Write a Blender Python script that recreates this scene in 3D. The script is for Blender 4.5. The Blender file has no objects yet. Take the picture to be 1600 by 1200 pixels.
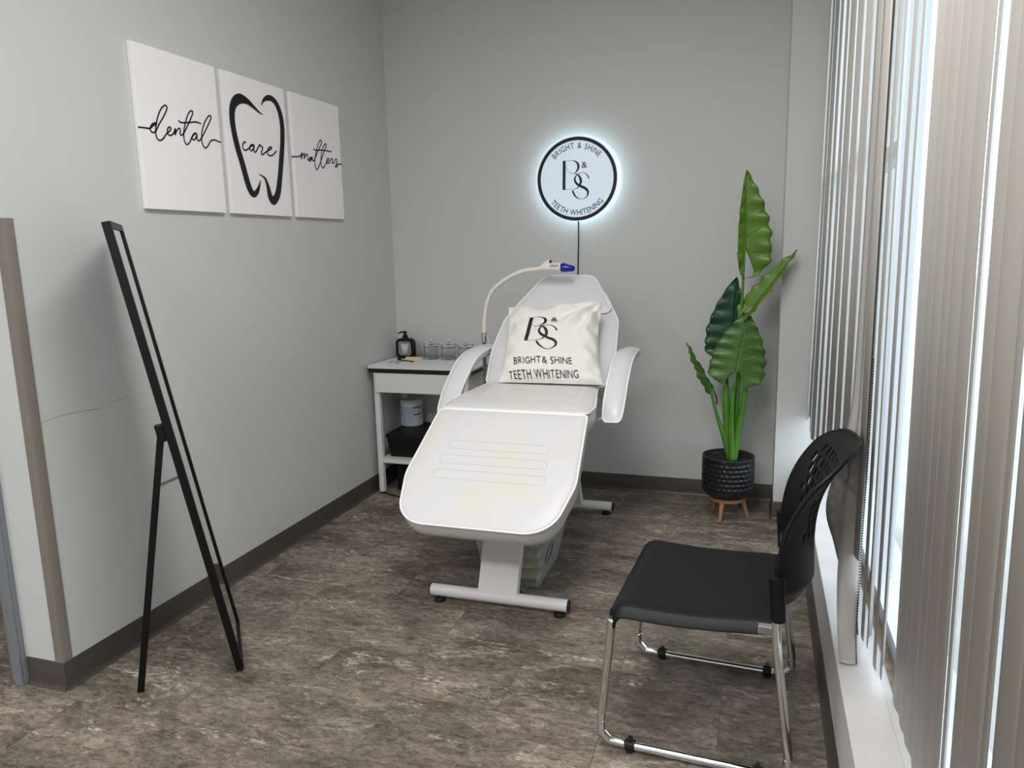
import bpy, math, random
from mathutils import Vector, Matrix, noise
random.seed(7)
R = math.radians
PI = math.pi
sc = bpy.context.scene

# ------------------------------------------------------------------ camera
CAM = Vector((2.2357, -4.4245, 1.4735))
yaw, pit, rol = -.3181, -.178, -.0225
fwd = Vector((math.sin(yaw)*math.cos(pit), math.cos(yaw)*math.cos(pit), math.sin(pit)))
rgt = Vector((math.cos(yaw), -math.sin(yaw), 0))
upv = rgt.cross(fwd)
r2 = rgt*math.cos(rol) + upv*math.sin(rol)
u2 = -rgt*math.sin(rol) + upv*math.cos(rol)
cd = bpy.data.cameras.new('camera'); cam = bpy.data.objects.new('camera', cd)
sc.collection.objects.link(cam); sc.camera = cam
cd.sensor_fit = 'HORIZONTAL'; cd.sensor_width = 36; cd.lens = 1180.3/1600*36
cd.clip_start = .02; cd.clip_end = 200
m = Matrix((r2, u2, -fwd)).transposed().to_4x4(); m.translation = CAM
cam.matrix_world = m

# ------------------------------------------------------------------ world, lights, exposure
w = bpy.data.worlds.new('daylight'); sc.world = w; w.use_nodes = True
bg = w.node_tree.nodes['Background']
bg.inputs[0].default_value = (.82, .89, 1, 1); bg.inputs[1].default_value = 3.3
vs = sc.view_settings
vs.view_transform = 'Standard'; vs.look = 'None'; vs.gamma = 1; vs.use_curve_mapping = False
vs.exposure = 0.06
def area(name, loc, size, power, col, rot=(0, 0, 0), spread=None):
    l = bpy.data.lights.new(name, 'AREA'); l.shape = 'RECTANGLE'; l.size, l.size_y = size
    l.energy = power; l.color = col
    if spread: l.spread = spread
    o = bpy.data.objects.new(name, l); sc.collection.objects.link(o)
    o.location = loc; o.rotation_euler = rot
    return o
WARM = (1, .985, .985)
area('ceiling_panel_light', (1.72, -2.5, 3.06), (.6, 1.2), 31, WARM)
area('ceiling_panel_light', (1.1, -5.3, 3.06), (1.2, .6), 62, WARM)
area('ceiling_panel_light', (-1.2, -5.0, 3.06), (.6, 1.2), 40, WARM)
area('ceiling_panel_light', (1.95, -4.1, 3.06), (.6, 1.2), 24, WARM)

# ------------------------------------------------------------------ helpers
def setp(bs, **k):
    names = dict(col='Base Color', rough='Roughness', metal='Metallic', ior='IOR', trans='Transmission Weight',
                 emit='Emission Color', es='Emission Strength', spec='Specular IOR Level', coat='Coat Weight',
                 alpha='Alpha', sss='Subsurface Weight', sheen='Sheen Weight')
    for a, b in k.items():
        if a in ('col', 'emit') and len(b) == 3: b = (*b, 1)
        bs.inputs[names[a]].default_value = b
def s2l(c):
    return tuple(((v/255)/12.92 if v/255 <= .04045 else ((v/255+.055)/1.055)**2.4) for v in c)
def mat(name, rgb, rough=.5, bump=0, bscale=60, vary=0, vscale=3, **k):
    mt = bpy.data.materials.new(name); mt.use_nodes = True
    nt = mt.node_tree; bs = nt.nodes['Principled BSDF']
    c = s2l(rgb); setp(bs, col=c, rough=rough, **k)
    tc = nt.nodes.new('ShaderNodeTexCoord')
    if vary:
        n = nt.nodes.new('ShaderNodeTexNoise'); n.inputs['Scale'].default_value = vscale; n.inputs['Detail'].default_value = 5
        nt.links.new(tc.outputs['Object'], n.inputs['Vector'])
        r = nt.nodes.new('ShaderNodeValToRGB')
        r.color_ramp.elements[0].position = .3; r.color_ramp.elements[1].position = .7
        r.color_ramp.elements[0].color = (*[max(0, v*(1-vary)) for v in c], 1)
        r.color_ramp.elements[1].color = (*[min(1, v*(1+vary)) for v in c], 1)
        nt.links.new(n.outputs['Fac'], r.inputs[0]); nt.links.new(r.outputs[0], bs.inputs['Base Color'])
    if bump:
        n = nt.nodes.new('ShaderNodeTexNoise'); n.inputs['Scale'].default_value = bscale; n.inputs['Detail'].default_value = 4
        nt.links.new(tc.outputs['Object'], n.inputs['Vector'])
        b = nt.nodes.new('ShaderNodeBump'); b.inputs['Strength'].default_value = bump; b.inputs['Distance'].default_value = .002
        nt.links.new(n.outputs['Fac'], b.inputs['Height']); nt.links.new(b.outputs[0], bs.inputs['Normal'])
    return mt

class MB:
    """collects vertices (world coordinates) and faces for one mesh"""
    def __init__(s): s.v = []; s.f = []
    def add(s, vs, fs):
        o = len(s.v); s.v += [Vector(v) for v in vs]; s.f += [tuple(i+o for i in f) for f in fs]; return s
    def box(s, a, b, M=None):
        x0, y0, z0 = a; x1, y1, z1 = b
        vs = [Vector(p) for p in ((x0,y0,z0),(x1,y0,z0),(x1,y1,z0),(x0,y1,z0),(x0,y0,z1),(x1,y0,z1),(x1,y1,z1),(x0,y1,z1))]
        if M is not None: vs = [M @ v for v in vs]
        return s.add(vs, [(0,3,2,1),(4,5,6,7),(0,1,5,4),(1,2,6,5),(2,3,7,6),(3,0,4,7)])
    def tube(s, pts, r, n=10, closed=False, caps=True, up=None):
        pts = [Vector(p) for p in pts]; N = len(pts)
        rs = r if isinstance(r, (list, tuple)) else [r]*N
        t0 = (pts[1]-pts[0]).normalized()
        a = Vector((0, 0, 1)) if abs(t0.z) < .9 else Vector((1, 0, 0))
        nrm = t0.cross(a).normalized(); vs = []
        for i, p in enumerate(pts):
            if closed: t = (pts[(i+1) % N]-pts[i-1])
            else: t = pts[min(i+1, N-1)]-pts[max(i-1, 0)]
            if t.length < 1e-9: t = t0.copy()
            t.normalize(); nrm = (nrm - t*nrm.dot(t))
            if nrm.length < 1e-6: nrm = t.orthogonal()
            nrm.normalize(); bi = t.cross(nrm)
            for k in range(n):
                c = 2*PI*k/n; vs.append(p + (nrm*math.cos(c) + bi*math.sin(c))*rs[i])
        fs = []
        for i in range(N if closed else N-1):
            j = (i+1) % N
            for k in range(n): fs.append((i*n+k, i*n+(k+1) % n, j*n+(k+1) % n, j*n+k))
        if not closed and caps: fs += [tuple(range(n))[::-1], tuple((N-1)*n+k for k in range(n))]
        return s.add(vs, fs)
    def lathe(s, prof, n=40, c=(0, 0, 0), axis=(0, 0, 1), caps=True):
        c = Vector(c); q = Vector((0, 0, 1)).rotation_difference(Vector(axis)); vs = []; fs = []
        for r, z in prof:
            for k in range(n):
                a = 2*PI*k/n; vs.append(c + q @ Vector((r*math.cos(a), r*math.sin(a), z)))
        for i in range(len(prof)-1):
            for k in range(n): fs.append((i*n+k, i*n+(k+1) % n, (i+1)*n+(k+1) % n, (i+1)*n+k))
        if caps: fs += [tuple(range(n))[::-1], tuple((len(prof)-1)*n+k for k in range(n))]
        return s.add(vs, fs)
    def grid(s, P, closed_u=False):
        nu, nv = len(P), len(P[0]); vs = [p for row in P for p in row]; fs = []
        for i in range(nu if closed_u else nu-1):
            for j in range(nv-1):
                a, b = i*nv, ((i+1) % nu)*nv
                fs.append((a+j, b+j, b+j+1, a+j+1))
        return s.add(vs, fs)

def mesh(name, mb, material, parent=None, smooth=False, bevel=0, bseg=2, solid=0, sub=0, origin=None):
    """ONE mesh object; world-space vertices; children keep their thing's origin"""
    root = parent
    while root is not None and root.parent is not None: root = root.parent
    if root is not None: org = Vector(root['org'])
    elif origin is not None: org = Vector(origin)
    else:
        xs = mb.v; org = Vector((sum(v.x for v in xs)/len(xs), sum(v.y for v in xs)/len(xs), min(v.z for v in xs)))
    me = bpy.data.meshes.new(name); me.from_pydata([v-org for v in mb.v], [], mb.f); me.validate(); me.update()
    o = bpy.data.objects.new(name, me); sc.collection.objects.link(o)
    if parent is None: o.location = org; o['org'] = list(org)
    else: o.parent = parent
    mats = material if isinstance(material, list) else [material]
    for mm in mats: me.materials.append(mm)
    if smooth:
        for p in me.polygons: p.use_smooth = True
        if smooth != 'all':
            try: me.set_sharp_from_angle(angle=R(40))
            except Exception: pass
    if solid:
        md = o.modifiers.new('thick', 'SOLIDIFY'); md.thickness = solid; md.offset = 0
    if sub:
        md = o.modifiers.new('sub', 'SUBSURF'); md.levels = sub; md.render_levels = sub
    if bevel:
        md = o.modifiers.new('bev', 'BEVEL'); md.width = bevel; md.segments = bseg; md.limit_method = 'ANGLE'; md.angle_limit = R(35)
    return o
def thing(name, label, cat, loc, group=None):
    o = bpy.data.objects.new(name, None); sc.collection.objects.link(o); o.location = loc
    o.empty_display_size = .1; o['org'] = list(loc); o['label'] = label; o['category'] = cat
    if group: o['group'] = group
    return o
def tag(o, label, cat, group=None, kind=None):
    o['label'] = label; o['category'] = cat
    if group: o['group'] = group
    if kind: o['kind'] = kind
    return o
def struct(name, mb, material, **k):
    o = mesh(name, mb, material, **k); o['kind'] = 'structure'; return o

def catmull(P, n=8, closed=False):
    P = [Vector(p) for p in P]; out = []; N = len(P)
    rng = range(N) if closed else range(N-1)
    for i in rng:
        if closed: a, b, c, d = P[i-1], P[i], P[(i+1) % N], P[(i+2) % N]
        else: a, b, c, d = P[max(i-1, 0)], P[i], P[i+1], P[min(i+2, N-1)]
        for k in range(n):
            t = k/n
            out.append(.5*((2*b) + (c-a)*t + (2*a-5*b+4*c-d)*t*t + (3*b-a-3*c+d)*t**3))
    if not closed: out.append(P[-1])
    return out
def round_poly(pts, radii, seg=8):
    pts = [Vector(p) for p in pts]; out = []; N = len(pts)
    for i, p in enumerate(pts):
        a = (pts[i-1]-p); b = (pts[(i+1) % N]-p); r = radii[i]
        la, lb = a.length, b.length; a.normalize(); b.normalize()
        half = a.angle(b)/2; d = min(r/math.tan(half), la*.49, lb*.49); r = d*math.tan(half)
        if r < 1e-5: out.append(p); continue
        c = p + (a+b).normalized()*(r/math.sin(half)); s = p+a*d-c; e = p+b*d-c
        ang = s.angle(e)
        for k in range(seg+1):
            t = k/seg; out.append(c + (s*math.sin((1-t)*ang) + e*math.sin(t*ang))/math.sin(ang))
    return out
def resample(P, step):
    out = []; N = len(P)
    for i in range(N):
        a, b = P[i], P[(i+1) % N]; d = (b-a).length; k = max(1, round(d/step))
        for j in range(k): out.append(a.lerp(b, j/k))
    return out
def ribbon(path, M, width=None, z=0, n=6):
    """flat brush stroke: path of (x, y[, w]); M maps (x,y,z) to world"""
    P = [Vector((p[0], p[1], p[2] if len(p) > 2 else width)) for p in path]
    C = catmull(P, n); mb = MB(); vs = []
    for i, p in enumerate(C):
        t = C[min(i+1, len(C)-1)]-C[max(i-1, 0)]; t = Vector((t.x, t.y)); t = t.normalized() if t.length > 1e-9 else Vector((1, 0))
        nn = Vector((-t.y, t.x)); h = max(p.z, .0002)/2
        vs += [M((p.x+nn.x*h, p.y+nn.y*h, z)), M((p.x-nn.x*h, p.y-nn.y*h, z))]
    fs = [(2*i, 2*i+1, 2*i+3, 2*i+2) for i in range(len(C)-1)]
    return mb.add(vs, fs)
_gl = {}
def glyph(ch):
    if ch not in _gl:
        cu = bpy.data.curves.new('g', 'FONT'); cu.body = ch; cu.size = 1; cu.resolution_u = 4; cu.offset = .004
        ob = bpy.data.objects.new('g', cu); sc.collection.objects.link(ob); bpy.context.view_layer.update()
        me = bpy.data.meshes.new_from_object(ob.evaluated_get(bpy.context.evaluated_depsgraph_get()))
        vs = [Vector((v.co.x, v.co.y)) for v in me.vertices]; fs = [tuple(p.vertices) for p in me.polygons]
        bpy.data.objects.remove(ob); bpy.data.curves.remove(cu); bpy.data.meshes.remove(me)
        x0 = min(v.x for v in vs) if vs else 0; x1 = max(v.x for v in vs) if vs else .25
        _gl[ch] = ([Vector((v.x-x0, v.y)) for v in vs], fs, x1-x0)
    return _gl[ch]
def refine(v, f, mx):
    import bmesh
    bm = bmesh.new(); vv = [bm.verts.new((p.x, p.y, 0)) for p in v]
    for q in f:
        try: bm.faces.new([vv[i] for i in q])
        except ValueError: pass
    bmesh.ops.triangulate(bm, faces=bm.faces[:])
    for _ in range(5):
        es = [e for e in bm.edges if e.calc_length() > mx]
        if not es: break
        bmesh.ops.subdivide_edges(bm, edges=es, cuts=1); bmesh.ops.triangulate(bm, faces=bm.faces[:])
    bm.verts.ensure_lookup_table(); bm.verts.index_update()
    out = [Vector((q.co.x, q.co.y)) for q in bm.verts], [tuple(a.index for a in q.verts) for q in bm.faces]
    bm.free(); return out
def text_line(s, height, width_scale=.78, gap=.09, space=.3):
    """letters on a baseline from x=0; returns [(x, verts, faces)] and total width"""
    k = height/.73; x = 0; out = []
    for ch in s:
        if ch == ' ': x += space*k; continue
        v, f, wd = glyph(ch)
        out.append((x, [Vector((p.x*k*width_scale, p.y*k)) for p in v], f, wd*k*width_scale))
        x += wd*k*width_scale + gap*k
    return out, x-gap*k

# ------------------------------------------------------------------ materials
M = {}
def wall_mat():
    mt = mat('wall_paint', (205, 207, 206), .62, bump=.12, bscale=180); return mt
M['wall'] = wall_mat()
M['ceiling'] = mat('ceiling_tile', (225, 225, 222), .9, bump=.3, bscale=120)
M['base'] = mat('cove_base', (74, 69, 65), .42, vary=.06, vscale=9)
M['guard'] = mat('corner_guard', (128, 122, 113), .4, vary=.05, vscale=7)
M['jamb'] = mat('jamb_paint', (124, 127, 132), .4)
M['vinyl'] = mat('white_vinyl', (224, 224, 227), .34, bump=.05, bscale=260)
M['piping'] = mat('white_piping', (250, 250, 250), .25)
M['wmetal'] = mat('white_metal', (226, 225, 225), .35)
M['black'] = mat('black_plastic', (8, 8, 10), .5, spec=.35, bump=.05, bscale=500)
M['blackm'] = mat('black_metal', (6, 6, 7), .42, spec=.3)
M['rubber'] = mat('black_rubber', (14, 14, 15), .6)
M['chrome'] = mat('chrome', (225, 225, 226), .07, metal=1)
M['steel'] = mat('steel', (150, 150, 150), .25, metal=1)
M['mirror'] = mat('mirror_glass', (240, 242, 242), .01, metal=1)
M['canvas'] = mat('canvas', (250, 248, 250), .75, bump=.15, bscale=700)
M['ink'] = mat('black_ink', (14, 14, 16), .6)
M['cotton'] = mat('cotton', (236, 236, 228), .85, bump=.35, bscale=40)
M['grey_ink'] = mat('grey_ink', (90, 92, 96), .6)
M['laminate'] = mat('white_laminate', (226, 225, 220), .35)
M['edge'] = mat('black_edge', (10, 10, 11), .4)
M['glass'] = mat('clear_glass', (250, 253, 252), .0, trans=1, ior=1.45)
M['acrylic'] = mat('acrylic', (244, 246, 252), .05, trans=1, ior=1.3)
M['pot'] = mat('black_pot', (20, 20, 23), .35, spec=.6)
M['soil'] = mat('dark_pebbles', (32, 30, 29), .8, bump=1, bscale=60, vary=.5, vscale=60)
M['wood'] = mat('light_wood', (168, 124, 86), .5, vary=.12, vscale=14)
M['bamboo'] = mat('bamboo', (226, 196, 152), .5, vary=.06, vscale=20)
M['blue'] = mat('blue_filter', (10, 26, 160), .2, spec=.6)
M['cream'] = mat('cream_plastic', (236, 233, 224), .35)
M['paper'] = mat('paper', (226, 226, 230), .6)
M['sill'] = mat('sill_paint', (204, 202, 199), .5, bump=.1, bscale=30, vary=.05, vscale=8)
M['slat'] = mat('blind_vinyl', (178, 175, 168), .5)
M['winframe'] = mat('window_frame', (214, 218, 226), .4)
M['dirt'] = mat('dirty_track', (150, 134, 116), .8, vary=.25, vscale=30)
def thin_glass():
    mt = bpy.data.materials.new('window_glass'); mt.use_nodes = True; nt = mt.node_tree; nt.nodes.clear()
    o = nt.nodes.new('ShaderNodeOutputMaterial'); a = nt.nodes.new('ShaderNodeBsdfTransparent'); g = nt.nodes.new('ShaderNodeBsdfGlossy')
    g.inputs['Roughness'].default_value = .01; a.inputs[0].default_value = (.94, .97, .97, 1)
    x = nt.nodes.new('ShaderNodeMixShader'); x.inputs[0].default_value = .06
    nt.links.new(a.outputs[0], x.inputs[1]); nt.links.new(g.outputs[0], x.inputs[2]); nt.links.new(x.outputs[0], o.inputs[0]); return mt
M['wglass'] = thin_glass()
M['bin'] = mat('clear_bin', (226, 230, 232), .28, alpha=.2)
M['towel'] = mat('folded_cloth', (206, 206, 160), .9, bump=.6, bscale=50)
M['label'] = mat('blue_label', (176, 190, 214), .5)
M['tub'] = mat('white_tub', (200, 203, 203), .45)
M['concrete'] = mat('pavement', (170, 168, 164), .9, vary=.1, vscale=2)

def floor_mat():
    mt = bpy.data.materials.new('vinyl_floor'); mt.use_nodes = True; nt = mt.node_tree; L = nt.links.new
    bs = nt.nodes['Principled BSDF']; bs.inputs['Roughness'].default_value = .42; bs.inputs['Specular IOR Level'].default_value = .35
    tc = nt.nodes.new('ShaderNodeTexCoord')
    mp = nt.nodes.new('ShaderNodeMapping'); mp.inputs['Location'].default_value = (-.78+.345, 2.34, 0)
    L(tc.outputs['Object'], mp.inputs['Vector'])
    br = nt.nodes.new('ShaderNodeTexBrick'); br.inputs['Scale'].default_value = 1
    br.inputs['Brick Width'].default_value = .69; br.inputs['Row Height'].default_value = .3375; br.inputs['Mortar Size'].default_value = .0012
    br.inputs['Mortar Smooth'].default_value = .3; br.offset = .5; br.offset_frequency = 2
    br.inputs['Color1'].default_value = (.2, .2, .2, 1); br.inputs['Color2'].default_value = (1, 1, 1, 1); br.inputs['Mortar'].default_value = (0, 0, 0, 1)
    L(mp.outputs[0], br.inputs['Vector'])
    def noise_(scale, detail, rough, sx=1, sy=1, dist=0, src=None):
        m2 = nt.nodes.new('ShaderNodeMapping'); m2.inputs['Scale'].default_value = (sx, sy, 1)
        add = nt.nodes.new('ShaderNodeVectorMath'); add.operation = 'MULTIPLY_ADD'
        add.inputs[1].default_value = (7, 5, 3)
        L(br.outputs['Color'], add.inputs[0]); L(tc.outputs['Object'], add.inputs[2])
        L(add.outputs[0], m2.inputs['Vector'])
        n = nt.nodes.new('ShaderNodeTexNoise'); n.inputs['Scale'].default_value = scale; n.inputs['Detail'].default_value = detail
        n.inputs['Roughness'].default_value = rough; n.inputs['Distortion'].default_value = dist
        L(m2.outputs[0], n.inputs['Vector']); return n
    def ramp(n, stops):
        r = nt.nodes.new('ShaderNodeValToRGB'); e = r.color_ramp.elements
        e[0].position = stops[0][0]; e[0].color = (*s2l(stops[0][1]), 1)
        e[1].position = stops[-1][0]; e[1].color = (*s2l(stops[-1][1]), 1)
        for p, c in stops[1:-1]:
            x = e.new(p); x.color = (*s2l(c), 1)
        L(n.outputs['Fac'], r.inputs[0]); return r
    def mix(a, b, fac, mode='MIX'):
        x = nt.nodes.new('ShaderNodeMix'); x.data_type = 'RGBA'; x.blend_type = mode
        if isinstance(fac, float): x.inputs[0].default_value = fac
        else: L(fac, x.inputs[0])
        L(a, x.inputs[6])
        if isinstance(b, tuple): x.inputs[7].default_value = b
        else: L(b, x.inputs[7])
        return x.outputs[2]
    big = ramp(noise_(3.2, 8, .62, .8, 1.7, .4), [(.32, FLOORC[0]), (.5, FLOORC[1]), (.68, FLOORC[2])])
    fine = ramp(noise_(34, 9, .8, .7, 1.4, .8), [(.38, (84, 84, 84)), (.5, (196, 196, 196)), (.6, (255, 255, 255))])
    c = mix(big.outputs[0], fine.outputs[0], .75, 'MULTIPLY')
    hi_n = noise_(5.5, 10, .75, .7, 1.8, 1.0)
    hi = ramp(hi_n, [(.54, (0, 0, 0)), (.66, (255, 255, 255))])
    fi = ramp(noise_(60, 5, .7, .6, 1.4, 0), [(.44, (0, 0, 0)), (.58, (255, 255, 255))])
    hm = mix(hi.outputs[0], fi.outputs[0], 1.0, 'MULTIPLY')
    c = mix(c, (*s2l(FLOORC[3]), 1), hm)
    cr = nt.nodes.new('ShaderNodeTexVoronoi'); cr.feature = 'DISTANCE_TO_EDGE'; cr.inputs['Scale'].default_value = 5
    nn = noise_(9, 6, .7, 1, 1, 0)
    ad = nt.nodes.new('ShaderNodeVectorMath'); ad.operation = 'MULTIPLY_ADD'; ad.inputs[1].default_value = (.35, .35, .35)
    L(nn.outputs['Color'], ad.inputs[0]); L(tc.outputs['Object'], ad.inputs[2]); L(ad.outputs[0], cr.inputs['Vector'])
    cm = nt.nodes.new('ShaderNodeValToRGB'); cm.color_ramp.elements[0].position = 0; cm.color_ramp.elements[1].position = .012
    cm.color_ramp.elements[0].color = (.3, .3, .3, 1)
    L(cr.outputs['Distance'], cm.inputs[0])
    c = mix(c, cm.outputs[0], .5, 'MULTIPLY')
    mo = nt.nodes.new('ShaderNodeMath'); mo.operation = 'MULTIPLY'; mo.inputs[1].default_value = .5
    L(br.outputs['Fac'], mo.inputs[0])
    c = mix(c, (*s2l((38, 33, 29)), 1), mo.outputs[0])
    bvar = nt.nodes.new('ShaderNodeMapRange'); bvar.inputs[3].default_value = .9; bvar.inputs[4].default_value = 1.08
    L(br.outputs['Color'], bvar.inputs[0]); hv = nt.nodes.new('ShaderNodeHueSaturation')
    L(bvar.outputs[0], hv.inputs['Value']); L(c, hv.inputs['Color'])
    L(hv.outputs[0], bs.inputs['Base Color'])
    bu = nt.nodes.new('ShaderNodeBump'); bu.inputs['Strength'].default_value = .25; bu.inputs['Distance'].default_value = .001
    L(fine.outputs[0], bu.inputs['Height']); L(bu.outputs[0], bs.inputs['Normal'])
    return mt
FLOORC = [(104, 94, 83), (146, 134, 120), (176, 163, 147), (214, 203, 188)]
M['floor'] = floor_mat()
def sheet_vinyl_yellowed():
    mt = mat('yellowed_white_vinyl', (238, 238, 240), .34); nt = mt.node_tree; L = nt.links.new; bs = nt.nodes['Principled BSDF']
    tc = nt.nodes.new('ShaderNodeTexCoord'); n = nt.nodes.new('ShaderNodeTexNoise'); n.inputs['Scale'].default_value = 4.5; n.inputs['Detail'].default_value = 6
    L(tc.outputs['Object'], n.inputs['Vector']); r = nt.nodes.new('ShaderNodeValToRGB')
    r.color_ramp.elements[0].position = .42; r.color_ramp.elements[0].color = (*s2l((222, 222, 225)), 1)
    r.color_ramp.elements[1].position = .66; r.color_ramp.elements[1].color = (*s2l((224, 223, 210)), 1)
    L(n.outputs['Fac'], r.inputs[0]); L(r.outputs[0], bs.inputs['Base Color']); return mt
M['vinyly'] = sheet_vinyl_yellowed()
def leaf_mat(name, a, b):
    mt = mat(name, a, .38, vary=0); nt = mt.node_tree; L = nt.links.new; bs = nt.nodes['Principled BSDF']
    tc = nt.nodes.new('ShaderNodeTexCoord'); n = nt.nodes.new('ShaderNodeTexNoise'); n.inputs['Scale'].default_value = 9
    L(tc.outputs['Object'], n.inputs['Vector']); r = nt.nodes.new('ShaderNodeValToRGB')
    r.color_ramp.elements[0].position = .35; r.color_ramp.elements[0].color = (*s2l(a), 1)
    r.color_ramp.elements[1].position = .65; r.color_ramp.elements[1].color = (*s2l(b), 1)
    L(n.outputs['Fac'], r.inputs[0]); L(r.outputs[0], bs.inputs['Base Color']); return mt
M['leafb'] = leaf_mat('bright_leaf', (80, 118, 30), (94, 132, 38))
M['leafm'] = leaf_mat('mid_leaf', (66, 108, 46), (78, 120, 52))
M['leafd'] = leaf_mat('dark_leaf', (26, 66, 44), (34, 78, 50))
M['stem'] = leaf_mat('stem_green', (68, 126, 34), (84, 144, 42))
M['vein'] = mat('vein_green', (120, 160, 84), .4)
def emis(name, col, s):
    mt = mat(name, (200, 210, 220), .4); setp(mt.node_tree.nodes['Principled BSDF'], emit=col, es=s); return mt
M['led'] = emis('led_strip', (.72, .93, 1), 9)
M['signface'] = emis('sign_face', (.66, .80, .92), .42)

# ================================================================== ROOM
W, LY, PX, PY, RX = 2.358, -2.638, 2.34, -.30, 2.479   # back wall width, left wall end, pilaster, knee wall
CZ, SZ, WX = 3.1, .309, 2.66
struct('floor', MB().box((-3.6, -7.2, -.1), (2.9, .15, 0)), M['floor'], origin=(0, 0, 0))
struct('ceiling', MB().box((-3.6, -7.2, CZ), (2.9, .15, CZ+.1)), M['ceiling'])
struct('wall_back', MB().box((-.15, 0, 0), (2.9, .15, CZ)), M['wall'])
struct('wall_left', MB().box((-.172, LY, 0), (0, 0, CZ)), M['wall'])
struct('wall_pilaster', MB().box((PX, PY, 0), (2.9, 0, CZ)), M['wall'])
struct('wall_right_low', MB().box((RX, -7.2, 0), (2.60, PY, SZ-.001)), M['wall'])
struct('wall_rear', MB().box((-3.6, -7.2, 0), (2.9, -7.05, CZ)), M['wall'])
struct('wall_far_left', MB().box((-3.6, -7.05, 0), (-3.45, .15, CZ)), M['wall'])
struct('wall_corridor', MB().box((-3.45, 0, 0), (-.15, .15, CZ)), M['wall'])
struct('wall_outer', MB().box((2.70, -7.2, 0), (2.80, PY, SZ-.05)), M['wall'])
# sill: painted ledge, and behind it the dirty track
struct('trim_1', MB().box((RX-.004, -7.05, SZ-.02), (2.582, PY, SZ)), M['sill'], bevel=.003)
struct('trim_2', MB().box((2.582, -7.05, SZ-.05), (2.70, PY, SZ-.008)), M['dirt'])
# cove base with a thin toe
def base(name, a, b, out):
    a = Vector(a); b = Vector(b); out = Vector(out)
    prof = [(0, 0), (.014, 0), (.0135, .0025), (.009, .006), (.005, .013), (.0035, .022), (.003, .098), (.0015, .1016), (0, .1016)]
    P = [[a+out*o+Vector((0, 0, z)) for o, z in prof], [b+out*o+Vector((0, 0, z)) for o, z in prof]]
    mb = MB().grid(P); mb.f += [tuple(range(9)), tuple(range(9, 18))[::-1]]
    return struct(name, mb, M['base'], smooth=True)
base('baseboard_left', (0, LY-.003, 0), (0, 0, 0), (1, 0, 0))
base('baseboard_front', (-.168, LY, 0), (.003, LY, 0), (0, -1, 0))
base('baseboard_back', (0, 0, 0), (PX, 0, 0), (0, -1, 0))
base('baseboard_pilaster', (PX-.003, PY, 0), (RX, PY, 0), (0, -1, 0))
base('baseboard_pilaster_side', (PX, 0, 0), (PX, PY-.003, 0), (-1, 0, 0))
base('baseboard_right', (RX, PY, 0), (RX, -7.0, 0), (-1, 0, 0))
# taupe corner guard: two flanges of vinyl angle with a rounded nose
gp = [(-.034, LY), (-.034, LY-.003), (-.003, LY-.0032), (.001, LY-.0025), (.0030, LY+.001), (.003, LY+.034), (0, LY+.034)]
mb = MB(); mb.grid([[Vector((x, y, z)) for z in (.1016, 1.60)] for x, y in gp])
struct('trim_3', mb, M['guard'], smooth=True)
# hollow metal door frame at the opening on the left
mb = MB().box((-.232, LY-.018, 0), (-.172, LY+.19, CZ-.4)); struct('door_1', mb, M['jamb'], bevel=.004)
mb = MB().box((-.205, LY-.03, 0), (-.172, LY-.018, CZ-.4)); struct('trim_4', mb, M['jamb'], bevel=.003)
# scuffs on the left wall
mb = MB()
mb.tube(catmull([(.0005, -2.62, .936), (.0005, -2.55, .948), (.0005, -2.45, .947), (.0005, -2.36, .940)], 6), .0005, 5)
mb.tube(catmull([(.0005, -2.33, .948), (.0005, -2.29, .955), (.0005, -2.23, .957)], 6), .0005, 5)
struct('trim_5', mb, mat('scuff', (140, 140, 140), .7))

# window behind the blinds: frame rails and glass
wy = [PY, -1.75, -3.2, -4.65, -6.1, -7.05]
mb = MB()
mb.box((WX-.03, -7.05, SZ-.01), (WX+.03, PY, SZ+.045)); mb.box((WX-.03, -1.75, 1.73), (WX+.03, PY, 1.78)); mb.box((WX-.03, -7.05, CZ-.15), (WX+.03, PY, CZ))
for y in wy: mb.box((WX-.03, y-.028, SZ), (WX+.03, y+.028, CZ-.1))
win = struct('window_1', mb, M['winframe'])
g = mesh('window_pane', MB().box((WX-.002, -7.05, SZ), (WX+.002, PY, CZ-.1)), M['wglass'], parent=None); g['kind'] = 'structure'; g.name = 'window_2'
# pavement outside
pv = MB().box((2.8, -30, -.2), (40, 30, -.12)); o = struct('ground_outside', pv, M['concrete'])

# ================================================================== BLINDS
blind = thing('vertical_blind', 'off-white vertical blind covering the window wall, some slats turned open', 'blind', (2.53, -3.0, .33))
hr = MB().box((2.50, -6.9, 2.93), (2.56, PY-.01, 2.975)); mesh('headrail', hr, M['winframe'], blind)
def slat(sections, wid=.089, name='slat'):
    """sections: (x, y, z, angle) of the slat's centre; angle turns the width from the y axis towards +x at its far edge"""
    P = []
    NS = 6
    for k in range(NS+1):
        s = k/NS-.5; row = []
        for (x, y, z, a) in sections:
            d = Vector((math.sin(a), math.cos(a), 0)); nn = Vector((-math.cos(a), math.sin(a), 0))
            row.append(Vector((x, y, z)) + d*(s*wid) + nn*(.006*(1-4*s*s)))
        P.append(row)
    return mesh(name, MB().grid(P), M['slat'], blind, smooth='all', solid=.0012)
rn = random.Random(3)
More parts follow.
